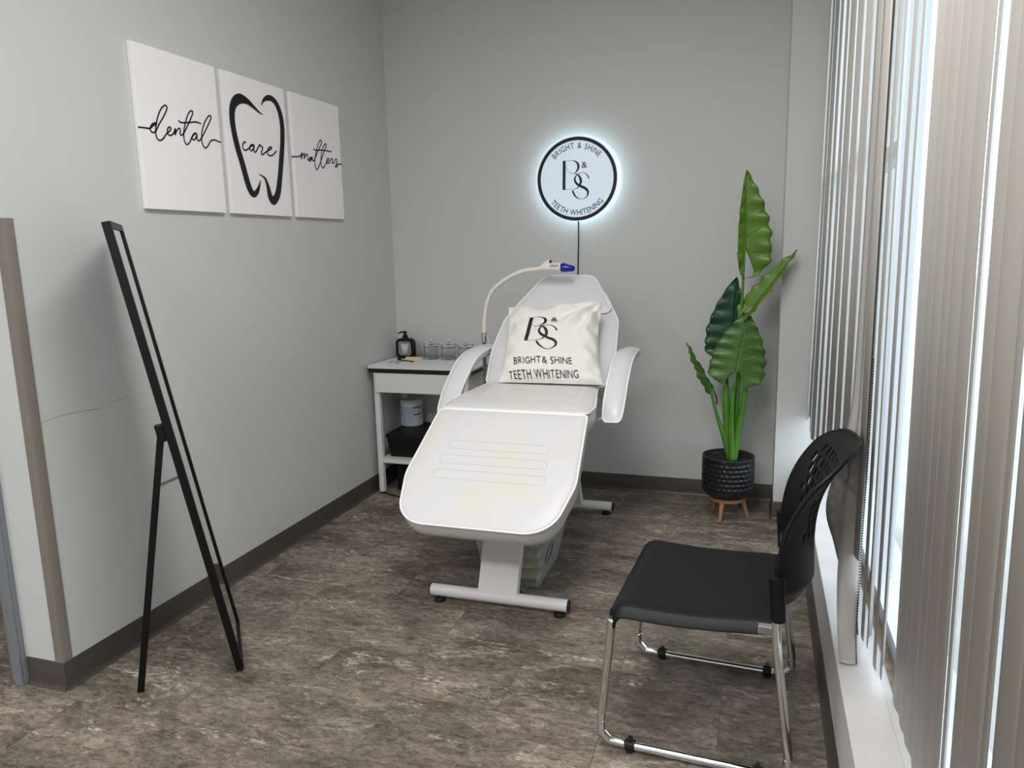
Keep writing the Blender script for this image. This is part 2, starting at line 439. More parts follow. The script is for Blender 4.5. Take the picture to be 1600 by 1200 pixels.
# far bunch: mostly closed, leaning a little into the room, ending well above the sill
far_open = {0: 20, 2: 12, 5: 13, 8: 19, 10: 12, 13: 11, 16: 14, 19: 17}
y = PY-.045; k = 0
while y > -2.12:
    f = (PY-y)/1.9; a = R(far_open.get(k, rn.uniform(-7, 1)))
    xt = 2.522+.012*f; xb = 2.497+.042*f
    zb = .555+.03*math.sin(k*1.7)+(.02 if k < 2 else 0)
    slat([(xt, y, 2.93, a), (.5*(xt+xb), y, 1.6, a+R(rn.uniform(-1.5, 1.5))), (xb, y, zb, a)])
    y -= .079; k += 1
# open bunch: turned, showing their daylit side
k = 0
while y > -2.44:
    a = R([5.5, 13.5, 7, 12, 5, 11][k % 6]); b = (y-(-2.16))/-.45
    xc = 2.552+.035*min(1, max(0, b))
    slat([(xc, y, 2.93, a), (xc, y, 1.6, a), (xc+.006, y, .335+.02*(k % 2), a)])
    y -= .079; k += 1
# near bunch: closed, one slat turned open, closed again up to the camera
k = 0
near_open = {6: 16, 9: 14.5}
while y > -6.8:
    a = R(near_open.get(k, [-3, 1, -2, 2.5][k % 4]) if y > -4.5 else 125)   # unseen slats past the camera, turned open to let in extra daylight
    slat([(2.590, y, 2.93, a), (2.590, y, 1.6, a), (2.602, y, .305, a)])
    y -= .079; k += 1
# two slats whose feet bend out over the sill behind the chair
def loose(secs, name='slat'):
    """secs: (z, left point xy, right point xy)"""
    A = catmull([Vector((b[0], b[1], a)) for a, b, c in secs], 6); B = catmull([Vector((c[0], c[1], a)) for a, b, c in secs], 6)
    P = [[a.lerp(b, s) + Vector((.2, -.9, 0)).normalized()*(.006*math.sin(PI*s)) for a, b in zip(A, B)] for s in (0, .25, .5, .75, 1)]
    mesh(name, MB().grid(P), M['slat'], blind, smooth='all', solid=.0012); return B
B_ = loose([(2.93, (2.528, -2.03), (2.545, -2.115)), (1.6, (2.528, -2.03), (2.545, -2.115)), (1.0, (2.524, -2.04), (2.548, -2.12)), (.80, (2.505, -2.05), (2.551, -2.10)),
            (.60, (2.492, -2.07), (2.553, -2.07)), (.47, (2.486, -2.10), (2.551, -2.09)), (.36, (2.484, -2.19), (2.537, -2.19)), (.317, (2.481, -2.305), (2.527, -2.308))])
loose([(2.93, (2.520, -1.95), (2.532, -2.035)), (1.3, (2.520, -1.95), (2.532, -2.035)), (.9, (2.505, -1.96), (2.535, -2.03)), (.66, (2.458, -1.95), (2.520, -1.99)),
       (.53, (2.486, -1.965), (2.535, -1.985)), (.43, (2.512, -1.99), (2.547, -2.03)), (.335, (2.526, -2.15), (2.545, -2.17))])
bead = MB(); acc = 0
for a, b in zip(B_[:-1], B_[1:]):
    L_ = (b-a).length; k_ = 0
    while acc < L_:
        p = a.lerp(b, acc/L_) + Vector((-.002, -.004, 0)); acc += .0085
        if p.z < 1.15: bead.add([p+Vector(d)*.0030 for d in ((1,0,0),(0,1,0),(-1,0,0),(0,-1,0),(0,0,1),(0,0,-1))], [(0,1,4),(1,2,4),(2,3,4),(3,0,4),(1,0,5),(2,1,5),(3,2,5),(0,3,5)])
    acc -= L_
mesh('bead_chain', bead, M['blackm'], blind)

# ================================================================== CANVASES
CZ0, CZ1 = 1.651, 2.2516
STR = {'dental' : [[(-2.067, 1.946), (-2.033, 1.948), (-2.007, 1.95), (-1.986, 1.964), (-1.97, 1.97), (-1.98, 1.973), (-1.997, 1.963), (-2.006, 1.946), (-1.996, 1.936), (-1.978, 1.944), (-1.955, 1.974), (-1.927, 2.007), (-1.908, 2.036), (-1.909, 2.046), (-1.922, 2.045), (-1.943, 2.026), (-1.963, 1.993), (-1.976, 1.957), (-1.979, 1.929), (-1.971, 1.913), (-1.959, 1.912), (-1.943, 1.92), (-1.924, 1.94), (-1.904, 1.954), (-1.896, 1.965), (-1.905, 1.968), (-1.916, 1.957), (-1.916, 1.941), (-1.901, 1.937), (-1.883, 1.95), (-1.872, 1.967), (-1.877, 1.942), (-1.867, 1.958), (-1.851, 1.971), (-1.845, 1.965), (-1.848, 1.947), (-1.835, 1.949), (-1.817, 1.967), (-1.787, 2.007), (-1.765, 2.04), (-1.766, 2.049), (-1.777, 2.047), (-1.793, 2.032), (-1.814, 1.994), (-1.827, 1.957), (-1.827, 1.924), (-1.814, 1.913), (-1.796, 1.926), (-1.783, 1.945), (-1.769, 1.96), (-1.754, 1.965), (-1.767, 1.959), (-1.781, 1.945), (-1.778, 1.936), (-1.762, 1.942), (-1.751, 1.961), (-1.753, 1.943), (-1.743, 1.936), (-1.723, 1.952), (-1.689, 1.993), (-1.658, 2.035), (-1.658, 2.047), (-1.673, 2.042), (-1.701, 2.01), (-1.72, 1.971), (-1.725, 1.933), (-1.71, 1.912), (-1.69, 1.922), (-1.672, 1.943), (-1.652, 1.951), (-1.628, 1.949), (-1.606, 1.946)], [(-1.851, 2.001), (-1.837, 1.995), (-1.797, 2.0), (-1.751, 2.009), (-1.72, 2.006)]] ,
 'care' : [[(-1.436, 1.963), (-1.444, 1.968), (-1.458, 1.957), (-1.462, 1.942), (-1.451, 1.931), (-1.428, 1.937), (-1.404, 1.952), (-1.381, 1.962), (-1.4, 1.959), (-1.412, 1.944), (-1.403, 1.934), (-1.387, 1.943), (-1.377, 1.961), (-1.383, 1.937), (-1.372, 1.931), (-1.354, 1.949), (-1.34, 1.964), (-1.332, 1.968), (-1.331, 1.962), (-1.316, 1.96), (-1.319, 1.948), (-1.329, 1.931), (-1.321, 1.925), (-1.301, 1.936), (-1.273, 1.949), (-1.247, 1.961), (-1.251, 1.968), (-1.272, 1.958), (-1.282, 1.941), (-1.273, 1.928), (-1.245, 1.93), (-1.208, 1.954)]] ,
 'matters' : [[(-1.087, 1.942), (-1.047, 1.944), (-1.016, 1.95), (-0.992, 1.969), (-1.007, 1.937), (-0.988, 1.958), (-0.97, 1.967), (-0.979, 1.94), (-0.963, 1.959), (-0.944, 1.966), (-0.947, 1.941), (-0.93, 1.942), (-0.904, 1.957), (-0.925, 1.951), (-0.936, 1.94), (-0.927, 1.934), (-0.908, 1.947), (-0.9, 1.955), (-0.902, 1.94), (-0.884, 1.946), (-0.848, 1.988), (-0.807, 2.035), (-0.805, 2.051), (-0.827, 2.042), (-0.859, 1.994), (-0.88, 1.942), (-0.877, 1.907), (-0.863, 1.899), (-0.839, 1.923), (-0.808, 1.965), (-0.77, 2.016), (-0.758, 2.032), (-0.768, 2.038), (-0.793, 2.017), (-0.815, 1.972), (-0.823, 1.932), (-0.81, 1.911), (-0.791, 1.921), (-0.764, 1.945), (-0.74, 1.96), (-0.749, 1.967), (-0.766, 1.953), (-0.758, 1.94), (-0.735, 1.948), (-0.718, 1.968), (-0.702, 1.963), (-0.711, 1.948), (-0.692, 1.948), (-0.67, 1.971), (-0.658, 1.962), (-0.666, 1.947), (-0.655, 1.936), (-0.681, 1.927), (-0.667, 1.94), (-0.634, 1.948), (-0.61, 1.946)], [(-0.887, 2.001), (-0.866, 1.995), (-0.799, 2.003), (-0.71, 2.004)]] ,
 'tooth': [[(-1.293, 2.107, 0.002), (-1.321, 2.113, 0.009), (-1.364, 2.132, 0.018), (-1.406, 2.148, 0.029), (-1.449, 2.151, 0.042), (-1.485, 2.135, 0.043), (-1.51, 2.102, 0.038), (-1.518, 2.055, 0.035), (-1.513, 2.004, 0.034), (-1.498, 1.941, 0.035), (-1.471, 1.864, 0.036), (-1.45, 1.799, 0.036), (-1.43, 1.756, 0.034), (-1.406, 1.742, 0.029), (-1.379, 1.759, 0.023), (-1.36, 1.788, 0.011), (-1.35, 1.808, 0.003)], [(-1.3, 2.147, 0.003), (-1.281, 2.172, 0.014), (-1.248, 2.188, 0.025), (-1.212, 2.189, 0.027), (-1.178, 2.168, 0.03), (-1.155, 2.123, 0.033), (-1.148, 2.067, 0.034), (-1.157, 1.994, 0.034), (-1.174, 1.92, 0.036), (-1.197, 1.832, 0.036), (-1.222, 1.758, 0.04), (-1.26, 1.72, 0.039), (-1.286, 1.74, 0.035), (-1.297, 1.782, 0.024), (-1.316, 1.819, 0.012), (-1.358, 1.835, 0.003)]]}
for nm, (y0, y1), cat_, lab in (('dental', (-2.0606, -1.6067), 'wall art', 'white canvas reading dental in thin black script, nearest the camera of three'),
                          ('care', (-1.5667, -1.1131), 'wall art', 'white canvas with a thick black tooth outline around the word care'),
                          ('matters', (-1.0651, -.613), 'wall art', 'white canvas reading matters in thin black script, nearest the back wall')):
    c = thing('canvas_print', lab, cat_, (.001, (y0+y1)/2, CZ0), 'three white canvas prints on the left wall')
    mesh('canvas_panel', MB().box((.001, y0, CZ0), (.02, y1, CZ1)), M['canvas'], c, bevel=.002)
    mb = MB(); MM = lambda p: Vector((.0212+p[2], p[0], p[1]))
    for st in STR[nm]:
        t = ribbon(st, MM, .0060 if nm != 'care' else .0070, 0, 6); mb.add(t.v, t.f)
    mesh('script_word', mb, M['ink'], c, solid=.0006)
    if nm == 'care':
        mb = MB()
        for st in STR['tooth']: t = ribbon(st, MM, None, 0, 8); mb.add(t.v, t.f)
        mesh('tooth_outline', mb, M['ink'], c, solid=.0006)

# ================================================================== B&S LOGO (sign photo units)
LOGO = [  # strokes (x, y, width), y down
 [(437, 428, 32), (436, 520, 32), (434, 620, 32), (432, 728, 32)],
 [(424, 426, 3), (480, 425, 3), (530, 428, 5), (570, 445, 16), (590, 475, 24), (590, 510, 22), (568, 545, 12), (535, 562, 4), (498, 548, 3), (468, 520, 3), (456, 480, 3)],
 [(548, 568, 3), (580, 572, 10), (605, 600, 22), (618, 640, 26), (608, 680, 20), (580, 712, 8), (540, 724, 4), (440, 727, 3)],
 [(706, 620, 14), (692, 590, 10), (665, 566, 6), (630, 558, 4), (590, 568, 6), (560, 595, 14), (552, 630, 20), (575, 670, 24), (620, 698, 26), (665, 720, 28), (692, 750, 24), (693, 785, 16), (672, 815, 8), (635, 830, 4), (590, 822, 8), (555, 795, 16), (535, 760, 18), (527, 738, 16)],
]
def logo_mesh(fn, amp=True):
    mb = MB()
    for i, st in enumerate(LOGO):
        t = ribbon(st, lambda p: fn(p[0], p[1], i), None, 0, 6); mb.add(t.v, t.f)
    if amp:
        v, f, wd = glyph('&'); v, f = refine(v, f, .12)
        mb.add([fn(628+p.x*96, 508-p.y*92, 6) for p in v], f)
    return mb

# ================================================================== ROUND SIGN
SC = Vector((1.212, 0, 1.856)); RR = .2325
sign = thing('round_sign', 'round backlit acrylic sign with black ring on the back wall', 'sign', (SC.x, -.001, SC.z-.245))
ax = (0, -1, 0)
mesh('backing_disc', MB().lathe([(0.001, .012), (.246, .012), (.248, .014), (.248, .017), (.246, .019), (.001, .019)], 96, SC, ax), M['acrylic'], sign, smooth=True)
mb = MB(); mb.lathe([(.214, .022), (.232, .022), (.232, .036), (.214, .036), (.214, .022)], 96, SC, ax, caps=False)
mesh('led_strip', mb, M['led'], sign, smooth=True)
mesh('face_disc', MB().lathe([(.001, .038), (.238, .038), (.238, .042), (.001, .042)], 96, SC, ax), M['signface'], sign, smooth=True)
mb = MB().lathe([(.2145, .0422), (.2335, .0422), (.2335, .0445), (.2145, .0445), (.2145, .0422)], 96, SC, ax, caps=False)
mesh('black_ring', mb, M['ink'], sign, smooth=True)
k = .465/864
def sfn(x, y, i): return Vector((SC.x+(x-572)*k, -.0432-i*.0003, SC.z-(y-620)*k))
mesh('logo', logo_mesh(sfn), M['ink'], sign)
def arc_text(s, r, mid, height, top):
    ln, tw = text_line(s, height, .80 if top else .82, .105 if top else .125, .30); mb = MB()
    for x, v, f, wd in ln:
        cx = x+wd/2-tw/2; th = mid + (-(cx/r) if top else (cx/r))
        for_base = r
        er = Vector((math.cos(th), math.sin(th))); et = Vector((er.y, -er.x)) if top else Vector((-er.y, er.x))
        un = er if top else -er
        vv = []
        for p in v:
            q = er*r + et*(p.x-wd/2) + un*p.y
            vv.append(Vector((SC.x+q.x, -.0434, SC.z+q.y)))
        mb.add(vv, f)
    return mb
mesh('top_lettering', arc_text('BRIGHT & SHINE', .171, PI/2, .033, True), M['ink'], sign)
mesh('bottom_lettering', arc_text('TEETH WHITENING', .203, -PI/2, .033, False), M['ink'], sign)
mb = MB().tube(catmull([(1.214, -.012, 1.62), (1.212, -.006, 1.5), (1.207, -.006, 1.3), (1.203, -.006, 1.1), (1.2, -.008, .9), (1.2, -.01, .5), (1.2, -.03, .14)], 6), .0035, 8)
tag(mesh('power_cord', mb, M['blackm']), 'thin dark cord hanging down the wall from the round sign', 'cord')

# ================================================================== TREATMENT BED
BX = 1.244
bed = thing('treatment_bed', 'white vinyl reclining treatment bed with armrests on a white steel frame', 'bed', (BX, -1.1, 0))
def cushion(name, outline, O, ux, wx, t, dome, material, pipe=.0042, side=.012, parent=bed, seams=None):
    """outline in (u,w); slab of thickness t below the piping line, domed on top"""
    O = Vector(O); ux = Vector(ux).normalized(); wx = Vector(wx).normalized(); n = ux.cross(wx).normalized()
    if n.z < 0: n = -n
    P = resample([Vector((p[0], p[1])) for p in outline], .02); N = len(P)
    area2 = sum(P[i].x*P[(i+1) % N].y-P[(i+1) % N].x*P[i].y for i in range(N))
    if area2 < 0: P.reverse()
    hx = (max(p.x for p in P)-min(p.x for p in P))/2; hy = (max(p.y for p in P)-min(p.y for p in P))/2
    cen = Vector(((max(p.x for p in P)+min(p.x for p in P))/2, (max(p.y for p in P)+min(p.y for p in P))/2))
    nr = []
    for i in range(N):
        t_ = (P[(i+1) % N]-P[i-1]).normalized(); nr.append(Vector((t_.y, -t_.x)))
    def ring(inset, h, s=1):
        out = []
        for p, q in zip(P, nr):
            if inset <= .008: r = p - q*inset
            else:
                r = p - q*.008; k_ = inset-.008
                r = Vector((cen.x+(r.x-cen.x)*(1-k_/hx), cen.y+(r.y-cen.y)*(1-k_/hy)))
            r = cen + (r-cen)*s
            out.append(O + ux*r.x + wx*r.y + n*h)
        return out
    rings = [ring(.05, -t, .5), ring(.03, -t), ring(.006, -t+.012), ring(-.002, -t*.6), ring(-.002, -t*.25), ring(0, 0), ring(.005, side*.5), ring(.014, dome*.45), ring(.032, dome*.78), ring(.06, dome*.95), ring(.06, dome, .75), ring(.06, dome, .4)]
    mb = MB(); vs = [v for r in rings for v in r]; fs = []
    for i in range(len(rings)-1):
        for j in range(N): fs.append((i*N+j, i*N+(j+1) % N, (i+1)*N+(j+1) % N, (i+1)*N+j))
    fs += [tuple(range(N))[::-1], tuple((len(rings)-1)*N+j for j in range(N))]
    mb.add(vs, fs)
    o = mesh(name, mb, material, parent, smooth='all')
    if pipe: mesh('piping', MB().tube(ring(-.003, .001), pipe, 8, closed=True), M['piping'], o, smooth='all')
    if seams:
        sm = MB()
        for (w0, w1, uh, rad) in seams:
            rp = resample(round_poly([(-uh, w0), (uh, w0), (uh, w1), (-uh, w1)], [rad]*4, 5), .02)
            sm.tube([O + ux*p.x + wx*p.y + n*(dome+.0002) for p in rp], .0011, 5, closed=True)
        mesh('stitching', sm, M['seam'], o)
    return o
M['seam'] = mat('seam_thread', (206, 205, 196), .6)
X = (1, 0, 0)
# foot cushion, sloping down to the front
fd = Vector((0, -.506, -.320)); fl = fd.length
out = round_poly([(-.328, 0), (.328, 0), (.352, fl*.62), (.30, fl+.012), (-.30, fl+.012), (-.352, fl*.62)], [.012, .012, .25, .13, .13, .25], 9)
foot = cushion('foot_cushion', out, (BX, -1.428, .780), X, fd, .095, .014, M['vinyly'],
               seams=[(.19, .235, .215, .02), (.27, .315, .225, .02), (.35, .395, .235, .02)])
# seat cushion
sd = Vector((0, .50, .03)); sl = sd.length
out = round_poly([(-.328, 0), (.328, 0), (.335, .12), (.300, sl*.62), (.27, sl), (-.27, sl), (-.300, sl*.62), (-.335, .12)], [.03, .03, .12, .2, .04, .04, .2, .12], 6)
cushion('seat_cushion', out, (BX, -1.418, .786), X, sd, .10, .016, M['vinyly'],
        seams=[(.20, .235, .22, .016), (.27, .305, .22, .016), (.34, .375, .215, .016)])
# back cushion
bd = Vector((0, .54, .46)); bl = bd.length
out = round_poly([(-.300, 0), (.300, 0), (.322, .22), (.305, .44), (.20, .66), (-.20, .66), (-.305, .44), (-.322, .22)], [.03, .03, .2, .12, .06, .06, .12, .2], 7)
cushion('back_cushion', out, (BX, -.915, .808), X, bd, .10, .012, M['vinyl'])
# head cushion over the top of the back
hd = Vector((0, .50, .50)).normalized()
out = round_poly([(-.275, 0), (.275, 0), (.135, .255), (-.135, .255)], [.03, .03, .07, .07], 7)
cushion('head_cushion', out, (BX+.002, -.560, 1.135), X, hd, .07, .012, M['vinyl'])
# armrests: padded strip rising from the front and curling back
def armrest(sgn):
    path = catmull([Vector(p) for p in ((0, -1.235, .715), (0, -1.15, .800), (0, -1.06, .868), (0, -.96, .925), (0, -.87, .951), (0, -.76, .960), (0, -.66, .957), (0, -.575, .948))], 6)
    hw = .047; th = .040; ring_n = []
    P = []; L = len(path)
    prof = [(-hw, 0), (-hw*.8, .008), (-hw*.4, .013), (0, .0145), (hw*.4, .013), (hw*.8, .008), (hw, 0), (hw, -th*.55), (hw*.8, -th*.92), (0, -th), (-hw*.8, -th*.92), (-hw, -th*.55)]
    cx = BX + sgn*.394
    pipeL = []; pipeR = []
    for i, p in enumerate(path):
        t = (path[min(i+1, L-1)]-path[max(i-1, 0)]).normalized(); n = Vector((1, 0, 0)).cross(t).normalized()
        if n.z < 0 and n.y > 0: n = -n
        if n.dot(Vector((0, -.6, .8))) < 0: n = -n
        e = min(i, 6)/6.0; e2 = min(L-1-i, 6)/6.0
        tap = min(1, .62+.38*math.sqrt(max(0, 1-(1-e)**2))) * min(1, .62+.38*math.sqrt(max(0, 1-(1-e2)**2)))
        off = sgn*(-.012)*(i/(L-1))
        row = [Vector((cx+off+a*tap, p.y, p.z)) + n*(b if b <= 0 else b*min(1, e*2, e2*2)) for a, b in prof]
        P.append(row); pipeL.append(row[0]); pipeR.append(row[6])
    mb = MB(); nv = len(prof)
    vs = [v for r in P for v in r]; fs = []
    for i in range(L-1):
        for j in range(nv): fs.append((i*nv+j, i*nv+(j+1) % nv, (i+1)*nv+(j+1) % nv, (i+1)*nv+j))
    fs += [tuple(range(nv))[::-1], tuple((L-1)*nv+j for j in range(nv))]
    a = mesh('armrest', mb.add(vs, fs), M['vinyl'], bed, smooth=True)
    mesh('piping', MB().tube(pipeL + pipeR[::-1], .0038, 8, closed=True), M['piping'], a, smooth='all')
    mesh('armrest_bracket', MB().tube([(cx-sgn*.01, -1.08, .80), (cx-sgn*.03, -1.02, .70), (cx-sgn*.12, -1.0, .66)], .011, 8), M['wmetal'], bed, smooth=True)
armrest(-1); armrest(1)
# steel frame
mb = MB()
mb.tube([(BX-.298, -1.662, .047), (BX+.298, -1.662, .047)], .0255, 20)
mesh('foot_bar', mb, M['wmetal'], bed, smooth=True)
mb = MB().tube([(BX-.27, -.446, .047), (BX+.252, -.446, .047)], .0255, 20)
mesh('foot_bar', mb, M['wmetal'], bed, smooth=True)
for (x, y) in ((BX-.298, -1.662), (BX+.298, -1.662), (BX-.27, -.446), (BX+.252, -.446)):
    sx = 1 if x > BX else -1
    mesh('end_cap', MB().tube([(x, y, .047), (x+sx*.006, y, .047)], .0245, 18), M['rubber'], bed, smooth=True)
    fx = x-sx*.035
    mesh('levelling_foot', MB().lathe([(.006, .034), (.006, .020), (.014, .018), (.024, .010), (.025, 0)][::-1], 20, (fx, y, 0)), M['rubber'], bed, smooth=True)
def plate(y0, z0, y1, z1, x0, x1, th):
    d = Vector((0, y1-y0, z1-z0)).normalized(); n = Vector((1, 0, 0)).cross(d)*th/2
    A = Vector((0, y0, z0)); B = Vector((0, y1, z1)); mb = MB()
    vs = []
    for p in (A, B):
        for xx in (x0, x1):
            for s in (-1, 1): vs.append(p + Vector((xx, 0, 0)) + n*s)
    return mb.add(vs, [(0,1,3,2),(4,6,7,5),(0,2,6,4),(1,5,7,3),(0,4,5,1),(2,3,7,6)])
mesh('leg', plate(-1.664, .045, -1.40, .66, BX-.086, BX+.086, .042), M['wmetal'], bed, bevel=.006)
mesh('leg', plate(-.446, .045, -.74, .70, BX-.086, BX+.086, .042), M['wmetal'], bed, bevel=.006)
mb = MB().box((BX-.10, -1.42, .62), (BX-.06, -.68, .67)).box((BX+.06, -1.42, .62), (BX+.10, -.68, .67)).box((BX-.25, -1.30, .65), (BX+.25, -1.26, .69)).box((BX-.25, -.98, .65), (BX+.25, -.94, .69))
mb.box((BX-.04, -1.5, .60), (BX+.04, -1.36, .70))
mesh('under_frame', mb, M['wmetal'], bed, bevel=.004)
for s in (-.16, .16): mesh('back_strut', MB().tube([(BX+s, -.95, .66), (BX+s, -.62, .87)], .012, 8), M['wmetal'], bed, smooth=True)

# ================================================================== PILLOW
TL, TR, BR, BL = Vector((.998, -.690, 1.172)), Vector((1.494, -.690, 1.200)), Vector((1.560, -1.015, .838)), Vector((1.046, -1.015, .834))
pn = (TR-BL).cross(TL-BR).normalized()
if pn.y > 0: pn = -pn
def pil(a, b, side):
    ea = a*(1-(.10 if a > 0 else .05)*(1-b*b)*(abs(a)**2)); eb = b*(1-.085*(1-a*a)*(abs(b)**2))
    if b < 0: eb = b*(1-.01*(1-a*a))
    s, t = (ea+1)/2, (eb+1)/2
    p = (BL*(1-s)+BR*s)*(1-t) + (TL*(1-s)+TR*s)*t
    d = max(0, (1-a**4))**.6*max(0, (1-b**4))**.6
    th = .068*d
    v = Vector((a*1.1, b*1.1, side*3))
    wr = .018*noise.noise(v*1.3) + .014*noise.noise(v*2.7+Vector((3, 1, 0))) + .006*noise.noise(v*6)
    # long soft folds fanning from the upper right corner and along the right edge
    dx, dy = a-1.0, b-1.0
    ang = math.atan2(dy, dx); rr = math.hypot(dx, dy)
    fan = .019*math.sin(ang*13+.6)*math.exp(-((rr-.55)/.55)**2)
    edge = .020*math.sin(b*13+2*a)*math.exp(-((a-.88)/.13)**2) + .012*math.sin(a*9+1)*math.exp(-((b-.86)/.13)**2)
    edge += .012*math.sin(b*11+2)*math.exp(-((a+.9)/.12)**2)
    if b < -.6: th *= 1-.15*math.exp(-((a-.02)/.06)**2)
    w_ = d**.4
    return p + pn*(th*side*(1 if side > 0 else .9) + (wr+fan+edge)*w_*(1 if side > 0 else .3))
pillow = thing('throw_pillow', 'off-white square pillow printed with a black monogram, propped on the bed', 'pillow', (1.27, -1.0, .84))
NP = 56; P = [[pil(-1+2*i/NP, -1+2*j/NP, 1) for j in range(NP+1)] for i in range(NP+1)]
Q = [[pil(-1+2*i/NP, -1+2*j/NP, -1) for j in range(NP+1)] for i in range(NP+1)]
mb = MB().grid(P); o2 = len(mb.v)
mb.add([p for r in Q for p in r], []); n1 = NP+1
for i in range(NP):
    for j in range(NP): mb.f.append((o2+i*n1+j, o2+i*n1+j+1, o2+(i+1)*n1+j+1, o2+(i+1)*n1+j))
mesh('pillow_cover', mb, M['cotton'], pillow, smooth='all')
def pfn_px(cx, cy, i=0):   # zoomed photo coordinates of the pillow to its face
    cy = 345+(cy-345)*1.04+84-.02*(cy-345)
    t = (cy-112)/(792-112); b = 1-2*t
    xl = 90-85*t; xr = 932-60*t
    a = (-1+2*(cx-xl)/(xr-xl))*1.05+.01
    return pil(max(-.97, min(.97, a)), max(-.97, min(.97, b)), 1) + pn*(.0022+i*.0003+(.004 if i == 6 else 0))
def pl_logo(x, y, i):
    Y = 205+(y-425)*.69; X_ = 268+(x-424)*.93 + (405-Y)*.235*(1 if i in (0,) else .55 if i == 1 else .2) + (26 if i == 6 else 0)
    return pfn_px(X_, Y, i)
mb = logo_mesh(pl_logo)
mesh('monogram', mb, M['ink'], pillow)
def pl_text(s, x0, x1, yb, h, slope):
    ln, tw = text_line(s, h, .78, .1, .22); k2 = (x1-x0)/tw; mb = MB()
    for x, v, f, wd in ln:
        v, f = refine(v, f, 12)
        mb.add([pfn_px(x0+(x+p.x)*k2, yb-p.y+slope*((x+p.x)*k2), 0) for p in v], f)
    return mb
mb = pl_text('BRIGHT& SHINE', 167, 634, 602, 50, -.02); mesh('lettering', mb, M['ink'], pillow)
mesh('lettering', pl_text('TEETH WHITENING', 117, 672, 694, 50, -.032), M['ink'], pillow)

# ================================================================== SIDE TABLE
tb = thing('side_table', 'white side table with one drawer and a low shelf in the corner', 'table', (.36, -.23, 0))
TX1 = .69
mesh('table_top', MB().box((.022, -.452, .785), (TX1, -.02, .797)), M['laminate'], tb, bevel=.001)
mesh('edge_band', MB().box((.024, -.450, .762), (TX1-.002, -.022, .7848)), M['edge'], tb)
mesh('drawer', MB().box((.060, -.445, .640), (TX1-.03, -.05, .758)), M['laminate'], tb, bevel=.002)
for x in (.045, TX1-.07):
    for y in (-.432, -.06):
        mesh('leg', MB().box((x, y, .012), (x+.033, y+.033, .7615)), M['wmetal'], tb, bevel=.003)
mesh('shelf', MB().box((0.06, -.425, .196), (TX1-.045, -.04, .222)), M['laminate'], tb, bevel=.002)
for x in (.062, TX1-.054): 
    for y in (-.416, -.044): mesh('foot_pad', MB().lathe([(.014, 0), (.014, .012)], 14, (x, y, 0)), M['rubber'], tb, smooth=True)
# things on the shelf and below
bx = thing('storage_box', 'black lidded storage box on the lower shelf of the side table', 'box', (.26, -.24, .2225))
mb = MB(); a = [(.100, -.365), (.42, -.365), (.42, -.06), (.100, -.06)]; b = [(.086, -.385), (.44, -.385), (.44, -.045), (.086, -.045)]
mb.add([(*p, .2225) for p in a]+[(*p, .345) for p in b], [(0,3,2,1),(4,5,6,7),(0,1,5,4),(1,2,6,5),(2,3,7,6),(3,0,4,7)])
mesh('box_body', mb, M['black'], bx, bevel=.006)
mesh('lid', MB().box((.082, -.391, .345), (.446, -.040, .372)), M['black'], bx, bevel=.006)
tu = thing('wipes_tub', 'white cylindrical tub with a pale blue label standing on the black storage box', 'tub', (.140, -.125, .3725))
TC = (.140, -.125, .3725)
mesh('tub_body', MB().lathe([(.066, 0), (.070, .004), (.071, .135)], 36, TC), M['tub'], tu, smooth=True)
mesh('lid', MB().lathe([(.0725, .132), (.0735, .158), (.068, .166), (.02, .168)], 36, TC), M['cream'], tu, smooth=True)
def wrap(r, z0, z1, a0, a1, n=16):
    return MB().grid([[Vector((TC[0]+r*math.cos(a0+(a1-a0)*i/n), TC[1]+r*math.sin(a0+(a1-a0)*i/n), z)) for z in (z0, z1)] for i in range(n+1)])
mesh('label', wrap(.0714, .376, .495, R(240), R(298)), M['label'], tu)
for z in (.492, .447):
    for a0, a1 in ((200, 236), (302, 345)): mesh('dark_band', wrap(.0718, z, z+.006, R(a0), R(a1)), M['ink'], tu)
mb = MB().box((.12, -.34, .0), (.50, -.12, .17)); tag(mesh('floor_box', mb, M['black'], bevel=.01), 'black box on the floor underneath the side table', 'box')
mb = MB().tube(catmull([(.08, -.43, .005), (.16, -.46, .005), (.24, -.475, .005), (.36, -.46, .005), (.5, -.44, .005), (.7, -.47, .005)], 6), .0035, 6)
tag(mesh('black_cord', mb, M['blackm']), 'black cord on the floor by the foot of the side table', 'cord')

# soap bottle
TZ = .7975
sb = thing('soap_dispenser', 'black framed pump soap bottle printed with a white tooth', 'soap dispenser', (.108, -.105, TZ))
cx, cy = .108, -.105
def rrect(hw, z0, z1, r, y): return [Vector((cx+p.x, y, p.y)) for p in round_poly([(-hw, z0), (hw, z0), (hw, z1), (-hw, z1)], [r]*4, 6)]
fr = rrect(.060, TZ+.001, TZ+.128, .030, cy-.018); bk = rrect(.060, TZ+.001, TZ+.128, .030, cy+.022); N = len(fr)
fi = rrect(.045, TZ+.020, TZ+.112, .018, cy-.018); fj = rrect(.045, TZ+.020, TZ+.112, .018, cy-.014)
mb = MB().add(fr+bk+fi, [(i, (i+1) % N, N+(i+1) % N, N+i)[::-1] for i in range(N)] + [tuple(range(N, 2*N))[::-1]] + [(i, (i+1) % N, 2*N+(i+1) % N, 2*N+i) for i in range(N)])
mb.add(fi+fj, [(i, (i+1) % N, N+(i+1) % N, N+i) for i in range(N)])
mesh('bottle_frame', mb, M['black'], sb, smooth=True)
M['softgrey'] = mat('frosted_grey', (128, 130, 130), .5, vary=.1, vscale=60)
mesh('bottle_panel', MB().add(fj, [tuple(range(N))]), M['softgrey'], sb)
